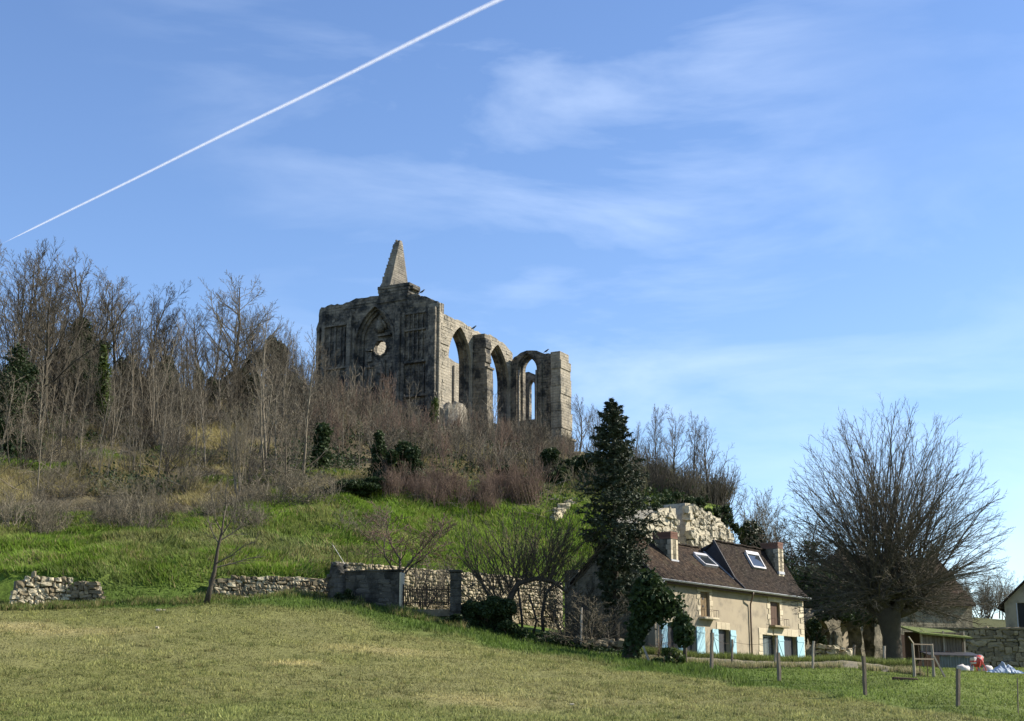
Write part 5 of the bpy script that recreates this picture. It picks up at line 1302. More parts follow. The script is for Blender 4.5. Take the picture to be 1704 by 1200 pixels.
# ------------------------------------------------------------------ plants: growth
def unit(v): return v / np.maximum(np.linalg.norm(v, axis=-1, keepdims=True), 1e-9)
def tubes(pts, rad, sides=3):
    """batch of tapering twigs: pts (B,m,3), rad (B,m) -> V, F (triangles)"""
    B, m, _ = pts.shape
    t = np.empty_like(pts); t[:, 1:-1] = pts[:, 2:] - pts[:, :-2]; t[:, 0] = pts[:, 1] - pts[:, 0]; t[:, -1] = pts[:, -1] - pts[:, -2]
    t = unit(t); ref = np.where(np.abs(t[:, :1, 2:3]) > .9, np.array([[[1., 0, 0]]]), np.array([[[0, 0, 1.]]]))
    x = unit(np.cross(t, np.broadcast_to(ref, t.shape))); y = np.cross(t, x)
    a = np.arange(sides) * 2 * np.pi / sides
    V = pts[:, :, None] + (x[:, :, None] * np.cos(a)[:, None] + y[:, :, None] * np.sin(a)[:, None]) * rad[:, :, None, None]
    idx = np.arange(B * m * sides).reshape(B, m, sides); nx = np.roll(idx, -1, 2)
    a_, b_, c_, d_ = idx[:, :-1], nx[:, :-1], nx[:, 1:], idx[:, 1:]
    F = np.concatenate([np.stack([a_, b_, c_], -1).reshape(-1, 3), np.stack([a_, c_, d_], -1).reshape(-1, 3)])
    return V.reshape(-1, 3), F
def join(parts):
    V, F, o = [], [], 0
    for v, f in parts: V.append(v); F.append(f + o); o += len(v)
    return np.concatenate(V), np.concatenate(F)
def stems(rng, pos, dirs, length, r0, m=7, wob=.12, up=.0, taper=.35, droop=0.0):
    B = len(pos); pts = np.empty((B, m, 3)); pts[:, 0] = pos; d = unit(dirs.astype(float))
    for i in range(1, m):
        d = unit(d + rng.normal(0, wob, (B, 3)) + np.array([0, 0, up - droop * i / m])); pts[:, i] = pts[:, i - 1] + d * (length / (m - 1))[:, None]
    return pts, r0[:, None] * np.linspace(1, taper, m)[None] 
def shoots(rng, pts, rad, n, t0, t1, ang, lenr, rr, m=4, wob=.12, up=.05, taper=.35, rmin=.008, shape=.5, angv=.25, droop=0.0):
    """n side shoots on every stem"""
    B, mm, _ = pts.shape; L = np.linalg.norm(np.diff(pts, axis=1), axis=2).sum(1)
    t = t0 + (t1 - t0) * (np.arange(n)[None] + rng.random((B, n))) / n
    s = t * (mm - 1); i = np.clip(np.floor(s).astype(int), 0, mm - 2); fr = (s - i)[..., None]; bi = np.arange(B)[:, None]
    p = pts[bi, i] * (1 - fr) + pts[bi, i + 1] * fr; T = unit(pts[bi, i + 1] - pts[bi, i]); rp = rad[bi, i] * (1 - fr[..., 0]) + rad[bi, i + 1] * fr[..., 0]
    phi = (np.arange(n)[None] * 2.4 + rng.random((B, 1)) * 6.28 + rng.normal(0, .4, (B, n)))
    ref = np.where(np.abs(T[..., 2:3]) > .9, np.array([1., 0, 0]), np.array([0, 0, 1.])); x = unit(np.cross(T, ref)); y = np.cross(T, x)
    a = ang + rng.normal(0, angv, (B, n)) * ang
    d = T * np.cos(a)[..., None] + (x * np.cos(phi)[..., None] + y * np.sin(phi)[..., None]) * np.sin(a)[..., None]
    ln = L[:, None] * lenr * (1 - shape * (t - t0) / max(1e-6, t1 - t0)) * rng.uniform(.6, 1.25, (B, n))
    r0 = np.maximum(rp * rr, rmin)
    return stems(rng, p.reshape(-1, 3), d.reshape(-1, 3), ln.ravel(), r0.ravel(), m, wob, up, taper, droop)
def leaves(rng, centres, size, spread, stretch=1.6):
    """one small folded leaf quad per centre"""
    n = len(centres); c = centres + rng.normal(0, 1, (n, 3)) * spread
    a = unit(rng.normal(0, 1, (n, 3))); b = unit(np.cross(a, rng.normal(0, 1, (n, 3)))); s = size * rng.uniform(.6, 1.4, (n, 1))
    V = np.stack([c - a * s * stretch / 2, c + b * s / 2, c + a * s * stretch / 2, c - b * s / 2], 1).reshape(-1, 3)
    k = np.arange(n)[:, None] * 4; F = np.concatenate([k + np.array([[0, 1, 2]]), k + np.array([[0, 2, 3]])])
    return V, F

def tree_mesh(seed, spec):
    """returns (trunk V,F), (crown V,F), trunk polyline; unit size = metres for a tree of spec height"""
    rng = np.random.default_rng(seed); H = spec.get('h', 10.0); ns = spec.get('stems', 1)
    ln = np.full(ns, H * spec.get('trunk', .9)) * rng.uniform(.8, 1.0, ns)
    pos = np.zeros((ns, 3)); pos[:, :2] = rng.normal(0, spec.get('foot', 0.0), (ns, 2))
    d = np.zeros((ns, 3)); d[:, 2] = 1; az = rng.random(ns) * 6.28; sp = spec.get('splay', .0) * rng.uniform(.3, 1, ns)
    d[:, 0] = np.cos(az) * sp + spec.get('lean', 0); d[:, 1] = np.sin(az) * sp
    lv = [stems(rng, pos, d, ln, np.full(ns, spec.get('r', .16)) * rng.uniform(.7, 1, ns), 10, spec.get('wob0', .07), spec.get('up0', .05), .18)]
    for q in spec['levels']: lv.append(shoots(rng, lv[-1][0], lv[-1][1], **q))
    k = spec.get('trunk_levels', 1)
    T = join([tubes(p, r, 7) for p, r in lv[:k]]); C = join([tubes(p, r, 5 if i == 0 else 3) for i, (p, r) in enumerate(lv[k:])])
    return T, C, lv

SPECS = {
 'wood_oak': dict(h=13, trunk=.85, r=.20, wob0=.10, levels=[dict(n=20, t0=.2, t1=.97, ang=.85, lenr=.50, rr=.5, m=7, up=.13, wob=.13), dict(n=9, t0=.2, t1=1, ang=.65, lenr=.42, rr=.5, m=5, up=.10, wob=.12), dict(n=5, t0=.15, t1=1, ang=.55, lenr=.50, rr=.55, m=3, wob=.10, up=.06, rmin=.013), dict(n=4, t0=.1, t1=.95, ang=.45, lenr=.6, rr=.75, m=2, wob=.06, rmin=.009, up=.05)]),
 'wood_ash': dict(h=13, trunk=.92, r=.15, wob0=.06, levels=[dict(n=20, t0=.2, t1=.98, ang=.6, lenr=.42, rr=.45, m=7, up=.16, wob=.08), dict(n=9, t0=.15, t1=1, ang=.55, lenr=.42, rr=.5, m=5, up=.12, wob=.09), dict(n=5, t0=.15, t1=1, ang=.5, lenr=.50, rr=.55, m=3, wob=.09, up=.08, rmin=.012), dict(n=4, t0=.1, t1=.95, ang=.42, lenr=.6, rr=.75, m=2, wob=.05, rmin=.009, up=.06)]),
 'coppice': dict(h=11, trunk=.95, stems=6, foot=.25, splay=.35, r=.09, wob0=.05, levels=[dict(n=14, t0=.15, t1=.98, ang=.55, lenr=.36, rr=.45, m=5, up=.14, wob=.09), dict(n=7, t0=.15, t1=1, ang=.5, lenr=.45, rr=.55, m=4, wob=.10, up=.08, rmin=.012), dict(n=4, t0=.1, t1=.95, ang=.45, lenr=.6, rr=.7, m=2, wob=.06, rmin=.009, up=.06)]),
 'sapling': dict(h=8, trunk=.97, r=.075, wob0=.035, levels=[dict(n=15, t0=.28, t1=.98, ang=.75, lenr=.24, rr=.45, m=5, up=.12, wob=.10, rmin=.015), dict(n=5, t0=.2, t1=1, ang=.6, lenr=.42, rr=.6, m=3, wob=.14, rmin=.011), dict(n=3, t0=.2, t1=1, ang=.6, lenr=.5, rr=.7, m=3, rmin=.009)]),
 'young': dict(h=4.2, trunk=.97, stems=2, foot=.2, splay=.2, r=.045, wob0=.04, levels=[dict(n=10, t0=.25, t1=.98, ang=.7, lenr=.28, rr=.5, m=4, up=.1, wob=.1, rmin=.016), dict(n=4, t0=.2, t1=1, ang=.55, lenr=.45, rr=.65, m=3, rmin=.011)]),
 'windswept': dict(h=8, trunk=.9, r=.10, wob0=.05, lean=.30, up0=.06, levels=[dict(n=13, t0=.35, t1=.98, ang=.9, lenr=.42, rr=.5, m=6, up=.05, wob=.13), dict(n=6, t0=.2, t1=1, ang=.7, lenr=.42, rr=.55, m=4, wob=.16, rmin=.013), dict(n=5, t0=.2, t1=1, ang=.6, lenr=.45, rr=.65, m=3, rmin=.01)]),
 'shrub': dict(h=2.6, trunk=.95, stems=8, foot=.30, splay=.75, r=.036, wob0=.10, levels=[dict(n=5, t0=.2, t1=1, ang=.6, lenr=.45, rr=.65, m=4, wob=.14, rmin=.018), dict(n=3, t0=.2, t1=1, ang=.55, lenr=.55, rr=.75, m=3, rmin=.012)]),
 'whips': dict(h=3.2, trunk=1, stems=15, foot=.5, splay=.35, r=.028, wob0=.04, up0=.04, levels=[dict(n=3, t0=.3, t1=1, ang=.45, lenr=.4, rr=.7, m=3, wob=.1, rmin=.014), dict(n=2, t0=.3, t1=1, ang=.5, lenr=.4, rr=.8, m=3, rmin=.010)]),
 'bramble': dict(h=2.2, trunk=1.1, stems=16, foot=.6, splay=1.3, r=.026, wob0=.16, up0=-.10, levels=[dict(n=5, t0=.1, t1=1, ang=.9, lenr=.4, rr=.8, m=4, wob=.25, rmin=.014, up=-.05)]),
}
TREES = {}
def tree_kind(kind, variant, bark='bark', twig='twig'):
    key = (kind, variant, bark, twig)
    if key not in TREES:
        T, C, lv = tree_mesh(hash_int(kind) + variant * 17, SPECS[kind])
        tm, cm = mesh_np('trunk', *T, smooth=True), mesh_np('crown', *C); tm.materials.append(M[bark]); cm.materials.append(M[twig])
        TREES[key] = (tm, cm, max(T[0][:, 2].max(), C[0][:, 2].max()), lv)
    return TREES[key]
def hash_int(s): return sum((i + 3) * ord(c) for i, c in enumerate(s)) % 9973
def place_tree(px, top_py, Y, kind, variant, label, group=None, bark='bark', twig='twig', rz=None, name='bare_tree', ivy=None, wide=1.0, sink=.15, base=None):
    g = base or ground_at(px, Y); top = P(px, top_py, Y).z; tm, cm, H, lv = tree_kind(kind, variant, bark, twig)
    s = (top - g.z + sink) / H
    o = empty(name, g - Vector((0, 0, sink)), rz if rz is not None else (variant * 1.3 + px * .37) % 6.28, label, 'tree', group); o.scale = (s * wide, s * wide, s)
    link('trunk', tm, None, o); link('crown', cm, None, o)
    if ivy:
        rng = np.random.default_rng(int(px) + 5); p, r = lv[0]; h0, h1, n, rad = ivy[:4]; n = int(n * 1.5)
        t = h0 + (h1 - h0) * rng.random(n) ** .85; k = t * (p.shape[1] - 1); i = np.clip(k.astype(int), 0, p.shape[1] - 2); b = rng.integers(0, len(p), n)
        c = p[b, i] * (1 - (k - i)[:, None]) + p[b, i + 1] * (k - i)[:, None]
        lump = .55 + .9 * fnoise(t * 40, b * 7.0, 3.0, int(px)); prof = np.sin(np.clip((t - h0) / (h1 - h0), 0, 1) * math.pi) ** .4
        c = c + unit(rng.normal(0, 1, (n, 3))) * (rad / s * lump * prof * rng.random(n) ** .6)[:, None]
        iv = link('ivy', mesh_np('ivy', *leaves(rng, c, .15 / s, .03)), M[ivy[4] if len(ivy) > 4 else 'ivy'], o)
    return o

# uncountable thickets: many copies of a few shrubs spread by a node group
def instancer(name, templates, pos, rot, scl, pick, label, cat):
    col = bpy.data.collections.new(name + '_kinds')
    for t in templates: col.objects.link(t)
    me = bpy.data.meshes.new(name); n = len(pos); me.vertices.add(n); me.vertices.foreach_set('co', np.asarray(pos, np.float32).ravel())
    for nm, ty, dat, key in (('rot', 'FLOAT_VECTOR', rot, 'vector'), ('scl', 'FLOAT_VECTOR', scl, 'vector'), ('pick', 'INT', pick, 'value')):
        a = me.attributes.new(nm, ty, 'POINT'); a.data.foreach_set(key, np.asarray(dat, np.int32 if ty == 'INT' else np.float32).ravel())
    o = link(name, me); g = bpy.data.node_groups.new(name, 'GeometryNodeTree')
    g.interface.new_socket('Geometry', in_out='INPUT', socket_type='NodeSocketGeometry'); g.interface.new_socket('Geometry', in_out='OUTPUT', socket_type='NodeSocketGeometry')
    gi, go = g.nodes.new('NodeGroupInput'), g.nodes.new('NodeGroupOutput'); ip = g.nodes.new('GeometryNodeInstanceOnPoints'); ci = g.nodes.new('GeometryNodeCollectionInfo')
    ci.inputs['Collection'].default_value = col; ci.inputs['Separate Children'].default_value = True; ci.inputs['Reset Children'].default_value = True
    def attr(nm, ty):
        a = g.nodes.new('GeometryNodeInputNamedAttribute'); a.data_type = ty; a.inputs['Name'].default_value = nm; return [s for s in a.outputs if s.enabled and s.name == 'Attribute'][0]
    e2r = g.nodes.new('FunctionNodeEulerToRotation'); g.links.new(attr('rot', 'FLOAT_VECTOR'), e2r.inputs[0])
    g.links.new(gi.outputs[0], ip.inputs['Points']); g.links.new(ci.outputs[0], ip.inputs['Instance']); ip.inputs['Pick Instance'].default_value = True
    g.links.new(attr('pick', 'INT'), ip.inputs['Instance Index']); g.links.new(e2r.outputs[0], ip.inputs['Rotation']); g.links.new(attr('scl', 'FLOAT_VECTOR'), ip.inputs['Scale']); g.links.new(ip.outputs[0], go.inputs[0])
    md = o.modifiers.new('spread', 'NODES'); md.node_group = g
    return tag(o, label, cat, kind='stuff')
def shrub_template(kind, seed, mat):
    T, C, lv = tree_mesh(seed, SPECS[kind]); V, F = join([T, C]); me = mesh_np(kind, V, F); me.materials.append(M[mat]); return bpy.data.objects.new(kind + '_kind', me)
def spread(name, kinds, spots, seed, label, cat, smin=.7, smax=1.3, tall=(.8, 1.2), gap=.0):
    r = np.random.default_rng(seed); spots = spots[fbm(spots[:, 0], spots[:, 1], 8.0, seed + 40) > gap]; n = len(spots); z = height(spots[:, 0], spots[:, 1]) - .08
    pos = np.column_stack([spots, z]); rot = np.column_stack([r.normal(0, .12, n), r.normal(0, .12, n), r.random(n) * 6.28]); s = r.uniform(smin, smax, n) * (.45 + 1.1 * fbm(spots[:, 0], spots[:, 1], 7.0, seed))
    scl = np.column_stack([s, s, s * r.uniform(tall[0], tall[1], n)])
    tm = [shrub_template(k, seed * 31 + i, m) for i, (k, m) in enumerate(kinds)]
    return instancer(name, tm, pos, rot, scl, r.integers(0, len(tm), n), label, cat)
def spots_px(rng, n, boxes):
    """ground spots whose photo position falls in one of the hillside boxes (px0, px1, Y0, Y1, weight)"""
    w = np.array([b[4] for b in boxes], float); k = rng.choice(len(boxes), n, p=w / w.sum()); B = np.array(boxes)[k]
    Y = B[:, 2] + (B[:, 3] - B[:, 2]) * rng.random(n); px = B[:, 0] + (B[:, 1] - B[:, 0]) * rng.random(n)
    x = (px - 852) / FPX * Y * 1.02; return np.column_stack([x, Y])

rs = np.random.default_rng(99)
# scrub below and around the ruin: brown twiggy mass
sp = spots_px(rs, 560, [(530,960,150,163,3),(500,760,138,160,3),(740,960,140,176,4),(520,700,126,146,1.5),(700,940,124,142,2.5)])
ruin_c = P(728, 700, 165)
d1 = (sp[:, 0] - ruin_c.x) * math.sin(math.radians(28)) + (sp[:, 1] - ruin_c.y) * math.cos(math.radians(28))     # behind the front wall plane
inside = (d1 > -.8) & ((sp[:, 0] - ruin_c.x) * math.cos(math.radians(28)) - (sp[:, 1] - ruin_c.y) * math.sin(math.radians(28)) < 3.0)
sp = sp[~inside]
spread('scrub_thicket', [('shrub', 'twig'), ('whips', 'twig'), ('shrub', 'twig_grey'), ('shrub', 'bark_dark'), ('bramble', 'twig_grey'), ('whips', 'twig_red'), ('young', 'twig'), ('young', 'bark_pale'), ('shrub', 'bark_pale')], sp, 3, 'dense brown leafless scrub below the church ruin', 'scrub', .5, 1.3, gap=.38)
sp = spots_px(rs, 1500, [(0,300,119,142,2.5),(250,520,121,150,3.0),(-40,520,136,158,2.5),(480,560,140,166,1),(0,520,110,120,.7)])
spread('hillside_scrub', [('shrub', 'twig'), ('bramble', 'twig_grey'), ('shrub', 'bark_dark'), ('bramble', 'bark_pale'), ('whips', 'twig'), ('shrub', 'bark_pale'), ('sapling', 'twig'), ('sapling', 'bark_pale')], sp, 4, 'brown bramble and leafless scrub under the hillside wood', 'scrub', .4, 1.25, gap=.48)
sp = spots_px(rs, 270, [(0,120,95,102,2),(170,290,97,104,2),(340,440,99,106,3),(420,560,103,112,3.5),(230,330,104,110,1.5),(60,200,104,112,2),(10,110,91,95,1.6),(170,280,93,97,1.4),(390,440,95,98,.6),(560,640,97,102,.7)])
spread('bramble_patch', [('bramble', 'twig_grey'), ('bramble', 'twig'), ('shrub', 'twig_grey')], sp, 5, 'grey bramble tangles along the top of the green bank', 'brambles', .45, .85)
sp = spots_px(rs, 95, [(690,830,108,113,3),(640,700,108,114,.7),(820,900,110,115,1)])
spread('red_stem_thicket', [('whips', 'twig_red'), ('shrub', 'twig_red')], sp, 6, 'reddish bare stems in a thicket above the green slope', 'scrub', .6, .9)
sp = spots_px(rs, 150, [(1080,1215,120,130,4),(960,1080,118,150,4),(1180,1222,121,126,1.5)])
spread('cliff_top_scrub', [('shrub', 'twig'), ('whips', 'twig'), ('shrub', 'twig_green')], sp, 8, 'olive brown scrub along the top of the pale cliff', 'scrub', .8, 1.4)

# ivy and bramble leaves creeping under the scrub
ri = np.random.default_rng(123); sp = spots_px(ri, 900, [(-20,520,112,160,4),(520,960,112,160,4),(960,1200,116,130,1.2),(180,300,100,112,.5)])
k = fbm(sp[:, 0], sp[:, 1], 6.0, 91) > .52; sp = sp[k]; n = 70; c = np.repeat(sp, n, 0) + ri.normal(0, .8, (len(sp) * n, 2)); z = height(c[:, 0], c[:, 1]) + np.abs(ri.normal(0, .55, len(c)))
o = link('ivy_undergrowth', mesh_np('ivy_undergrowth', *leaves(ri, np.column_stack([c, z]), .17, .05)), M['ivy']); tag(o, 'dark ivy and bramble leaves creeping through the hillside scrub', 'ivy', kind='stuff')
# hillside wood: every tree on its own
G = 'bare trees of the hillside wood'
wood = [
 (-12, 400, 132, 'wood_ash', 1, 'tall bare tree cut off by the left picture edge', None),
 (18, 388, 128, 'coppice', 1, 'many stemmed tall bare tree at the left end of the wood', (.0, .28, 1500, .8)),
 (52, 402, 138, 'wood_ash', 2, 'slender bare tree just right of the many stemmed one', None),
 (85, 430, 134, 'coppice', 2, 'brown twiggy tree between the left end and the first ivy-clad trunk', None),
 (118, 408, 142, 'wood_oak', 1, 'tall bare tree with its trunk thickly clad in dark ivy', (.05, .62, 6500, 1.5)),
 (152, 452, 139, 'wood_ash', 3, 'ivy-wrapped bare tree right of the thickest ivy trunk', (.05, .55, 4200, 1.0)),
 (188, 455, 146, 'wood_oak', 2, 'bare tree with curved top behind the ivy-wrapped pair', None),
 (172, 545, 127, 'sapling', 4, 'thin tree with bright yellowish ivy up its stem', (.0, .85, 2600, .62, 'ivy_bright')),
 (214, 478, 150, 'coppice', 3, 'bushy bare tree left of the forked dark tree', None),
 (246, 458, 143, 'wood_ash', 4, 'forked dark bare tree standing above its neighbours', None),
 (284, 505, 147, 'wood_oak', 3, 'lower bare tree with ivy column right of the forked tree', (.05, .5, 2600, 1.0)),
 (315, 520, 152, 'coppice', 1, 'bushy low tree left of the broad crowned tree', None),
 (352, 480, 149, 'wood_ash', 1, 'bare tree leaning into the broad crowned tree', None),
 (386, 442, 147, 'wood_oak', 1, 'tallest broad crowned bare tree halfway between left edge and ruin', None),
 (418, 498, 154, 'wood_oak', 2, 'spreading bare tree right of the broad crowned one', None),
 (455, 528, 158, 'coppice', 2, 'twiggy bare tree above the dark evergreen shrub', None),
 (484, 548, 156, 'wood_oak', 3, 'bare tree nearest the left edge of the ruin', None),
 (505, 575, 166, 'coppice', 3, 'grey twiggy tree half behind the ruin corner', None),
 (232, 545, 136, 'coppice', 2, 'low brown coppice tree in front of the forked tree', None),
 (330, 560, 138, 'coppice', 3, 'low brown coppice tree below the broad crowned tree', None),
 (400, 575, 142, 'coppice', 1, 'low brown coppice tree left of the dark evergreen', None),
 (128, 560, 130, 'coppice', 3, 'low dark coppice tree below the thick ivy trunk', None),
 (60, 560, 126, 'coppice', 2, 'yellowish brown coppice tree low at the left', None),
 (70, 440, 124, 'wood_oak', 2, 'spreading bare tree low in front of the left end of the wood', None),
 (225, 500, 132, 'wood_ash', 1, 'slim bare tree in front of the bushy one left of the forked tree', None),
 (362, 520, 140, 'wood_oak', 2, 'bare tree in front of the broad crowned tree', None),
 (425, 545, 148, 'wood_ash', 3, 'slim bare tree between broad crown and dark evergreen', None),
 (520, 612, 150, 'wood_ash', 2, 'tall thin tree standing before the shaded ruin corner', None),
 (545, 612, 152, 'coppice', 1, 'upright brown coppice against the shaded ruin front', None),
 (612, 678, 148, 'coppice', 3, 'low coppice below the blind arch of the ruin', None),
 (685, 690, 146, 'wood_ash', 4, 'thin tree below the ruin corner pier', None),
 (770, 706, 150, 'coppice', 2, 'low coppice below the first ruin window', None),
 (835, 705, 146, 'wood_ash', 1, 'small tree below the second ruin window', None),
 (900, 710, 152, 'coppice', 1, 'low coppice below the transept', None),
 (665, 700, 128, 'wood_oak', 3, 'small bare tree behind the glossy ivy bush', None),
 (780, 740, 126, 'wood_oak', 1, 'small bare tree in the middle of the scrub', None),
 (150, 500, 156, 'coppice', 1, 'distant brown tree behind the ivy-wrapped pair', None),
 (268, 520, 158, 'coppice', 2, 'distant brown tree behind the forked dark tree', None),
 (335, 505, 162, 'wood_oak', 3, 'distant bare tree left behind the broad crowned tree', None),
 (405, 505, 163, 'coppice', 1, 'distant bare tree right behind the broad crowned tree', None),
 (470, 570, 147, 'coppice', 1, 'brown twiggy tree in front of the ruin left edge', None),
 (98, 470, 150, 'wood_oak', 3, 'distant bare tree left behind the thick ivy trunk', None),
 (35, 450, 146, 'wood_oak', 2, 'distant bare tree behind the many stemmed one', None),
 (300, 590, 134, 'wood_ash', 2, 'thin brown tree in the middle of the wood edge', None),
 (175, 600, 132, 'coppice', 3, 'low coppice tree under the bright ivy stem', None),
 (440, 600, 140, 'wood_ash', 4, 'thin brown tree in front of the dark evergreen', None),
 (5, 560, 120, 'shrub_tree', 1, 'dark ivied thorn tree low at the left picture edge', (.0, .9, 3500, 1.5)),
]
SPECS['shrub_tree'] = dict(h=6, trunk=.9, stems=3, foot=.2, splay=.5, r=.10, wob0=.1, levels=[dict(n=10, t0=.2, t1=1, ang=.8, lenr=.4, rr=.5, m=5, up=.05, wob=.16), dict(n=6, t0=.2, t1=1, ang=.7, lenr=.45, rr=.6, m=4, wob=.18, rmin=.013), dict(n=5, t0=.2, t1=1, ang=.65, lenr=.5, rr=.7, m=3, rmin=.011)])
SPECS['fruit'] = dict(h=5, trunk=.8, stems=4, foot=.1, splay=.9, r=.07, wob0=.14, levels=[dict(n=12, t0=.15, t1=1, ang=.8, lenr=.5, rr=.55, m=5, up=.05, wob=.18, rmin=.018), dict(n=7, t0=.2, t1=1, ang=.7, lenr=.45, rr=.65, m=4, wob=.18, rmin=.015), dict(n=6, t0=.2, t1=1, ang=.65, lenr=.5, rr=.75, m=3, rmin=.012)])
for (px, tp, Y, kd, va, lab, iv) in wood: place_tree(px, tp, Y, kd, va, lab, G, ivy=iv, wide=1.15)
# saplings standing on the slope
G2 = 'thin saplings on the slope'
for (px, tp, Y, va, lab, bk, w) in [
 (60, 640, 101, 1, 'pale thin sapling on the slope at far left', 'bark_pale', .8),
 (474, 612, 109, 2, 'tall straight sapling beside the bright green patch', 'bark', .9),
 (295, 620, 118, 3, 'slender pale sapling in the middle of the brown slope', 'bark_pale', .9),
 (190, 600, 124, 2, 'pale thin stem below the ivy columns', 'bark_pale', .8),
 (430, 640, 117, 1, 'pale forked sapling left of the tall straight one', 'bark_pale', 1.2),
 (132, 690, 110, 4, 'short pale sapling among the dry grass at left', 'bark_pale', .8),
 (570, 665, 128, 3, 'pale sapling in front of the shaded ruin wall', 'bark_pale', 1.1),
 (596, 690, 120, 1, 'thin sapling left of the ivy-covered stump', 'bark_pale', .9)]:
    place_tree(px, tp, Y, 'sapling', va, lab, G2, bark=bk, twig='twig_grey', name='sapling', wide=w)
place_tree(395, 655, 107, 'coppice', 2, 'pale twiggy many-stemmed shrub tree on the slope above the bank', G2, bark='bark_pale', twig='twig_grey', name='sapling', wide=.8)
def leaning_tree():
    Y = 77.6; g = ground_at(342, Y); rng = np.random.default_rng(91); q = lambda px, py, dy=0.0: list(P(px, py, Y) - g + Vector((0, dy, 0)))
    o = empty('leaning_tree', g, 0, 'small leaning bare tree growing out of the terrace wall gap', 'tree')
    tr = [q(344, 1004), q(350, 978), q(357, 950), q(362, 915), q(369, 886), q(374, 850)]; MB().tube(tr, [.17, .13, .11, .085, .065, .03], 8).build('trunk', M['bark_dark'], o, True)
    limbs = [[q(359, 938), q(385, 926, -.2), q(408, 910, -.4), q(430, 902, -.5)], [q(357, 945), q(388, 936, .3), q(410, 928, .5), q(432, 925, .6)], [q(366, 900), q(388, 885, .2), q(402, 868, .4), q(412, 846, .5)], [q(368, 892), q(384, 872, -.3), q(394, 850, -.4), q(398, 822, -.5)], [q(365, 905), q(354, 890, .2), q(346, 868, .3), q(342, 846, .4)], [q(372, 866), q(376, 840, .1), q(374, 818, .2), q(379, 795, .2)], [q(369, 884), q(360, 866, -.3), q(358, 840, -.4), q(352, 818, -.5)]]
    p = np.array(limbs); r = np.repeat(np.linspace(.042, .014, 4)[None], len(p), 0)
    s1 = shoots(rng, p, r, 9, .15, 1, .6, .42, .6, m=5, wob=.10, up=.07, rmin=.014); s2 = shoots(rng, s1[0], s1[1], 5, .2, 1, .55, .45, .7, m=4, wob=.08, up=.05, rmin=.010)
    link('crown', mesh_np('crown', *join([tubes(p, r, 5), tubes(*s1, 3), tubes(*s2, 3)])), M['twig'], o)
leaning_tree()
place_tree(533, 655, 118, 'sapling', 3, 'ivy-covered tree with bare top left of the ruin door', 'ivy-clad trees below the ruin', ivy=(.0, .62, 2600, .75), name='ivied_tree', wide=1.2)
place_tree(625, 672, 115, 'windswept', 1, 'bent trunk wrapped in ivy below the ruin', 'ivy-clad trees below the ruin', ivy=(.0, .75, 3400, .85), name='ivied_tree', rz=1.2)
place_tree(720, 655, 158, 'sapling', 4, 'ivied sapling against the ruin corner', 'ivy-clad trees below the ruin', ivy=(.2, .9, 900, .55, 'ivy_bright'), name='ivied_tree')

# leafy bushes
def bush(px, py_top, Y, wx, label, mat='ivy', n=5000, leaf=.2, name='ivy_bush', cat='bush', group=None, squash=1.0, base=None, seed=0, hollow=.45):
    g = base or ground_at(px, Y); top = P(px, py_top, Y).z; hgt = top - g.z; rng = np.random.default_rng(int(px * 3 + seed)); half = wx * Y / FPX / 2
    o = empty(name, g - Vector((0, 0, .1)), 0, label, cat, group)
    n = int(n * 1.7); leaf *= .72; nb = 22; cb = np.column_stack([rng.uniform(-.95, .95, nb) * half, rng.uniform(-.6, .6, nb) * half * squash, np.zeros(nb)]); cb[:, 2] = rng.uniform(.1, .85, nb) * hgt * (1 - .55 * (cb[:, 0] / half) ** 2); cr = rng.uniform(.18, .5, nb)
    k = rng.integers(0, nb, n); u = unit(rng.normal(0, 1, (n, 3))); rr = (hollow + (1 - hollow) * rng.random(n) ** .5)[:, None]
    ext = np.array([half * .75, half * .7 * squash, hgt * .42]); c = cb[k] + u * rr * cr[k][:, None] * ext * (1 + .35 * (fnoise(u[:, 0] * 5 + k * 9, u[:, 2] * 5 + u[:, 1] * 3, 1, 3) - .5))[:, None]
    c[:, 2] = np.clip(c[:, 2], .02, hgt)
    link('foliage', mesh_np('foliage', *leaves(rng, c, leaf, .03)), M[mat], o)
    st = stems(rng, np.zeros((9, 3)) + rng.normal(0, .12, (9, 3)) * [1, 1, 0], np.column_stack([rng.normal(0, .5, 9), rng.normal(0, .4, 9), np.ones(9)]), np.full(9, hgt * .85), np.full(9, .045), 6, .15, .05)
    link('stem', mesh_np('stem', *tubes(*st, 5)), M['bark'], o)
    return o
bush(446, 558, 160, 95, 'dark blue-green evergreen shrub left of the ruin', 'spruce', 9000, .26, 'evergreen_shrub')
bush(662, 728, 114, 85, 'large glossy ivy bush below the ruin', 'ivy', 8000, .22)
bush(600, 790, 109, 130, 'dark ivy heap at the foot of the brown scrub', 'ivy', 8000, .2)
bush(845, 775, 118, 75, 'rounded ivy bush in the middle of the scrub', 'ivy', 4500, .2)
bush(950, 735, 126, 110, 'dark evergreen mass left of the spruce', 'ivy', 12000, .24, 'evergreen_shrub')
bush(925, 770, 124, 60, 'small dark evergreen beside the brown scrub', 'ivy', 4000, .22, 'evergreen_shrub')
bush(20, 690, 116, 80, 'green ivy bush at the left picture edge', 'ivy', 6000, .2)
bush(1132, 815, 118.2, 60, 'dark ivy hanging over the cliff top', 'ivy', 3800, .18, base=P(1132, 862, 117.5))
bush(1205, 838, 121, 45, 'olive scrub clump on the cliff shoulder', 'ivy', 2600, .18, base=P(1205, 885, 120.2))
bush(1252, 868, 128, 85, 'dark evergreen between the cliff and the big tree', 'spruce', 7000, .24, 'evergreen_shrub', base=P(1252, 985, 128))
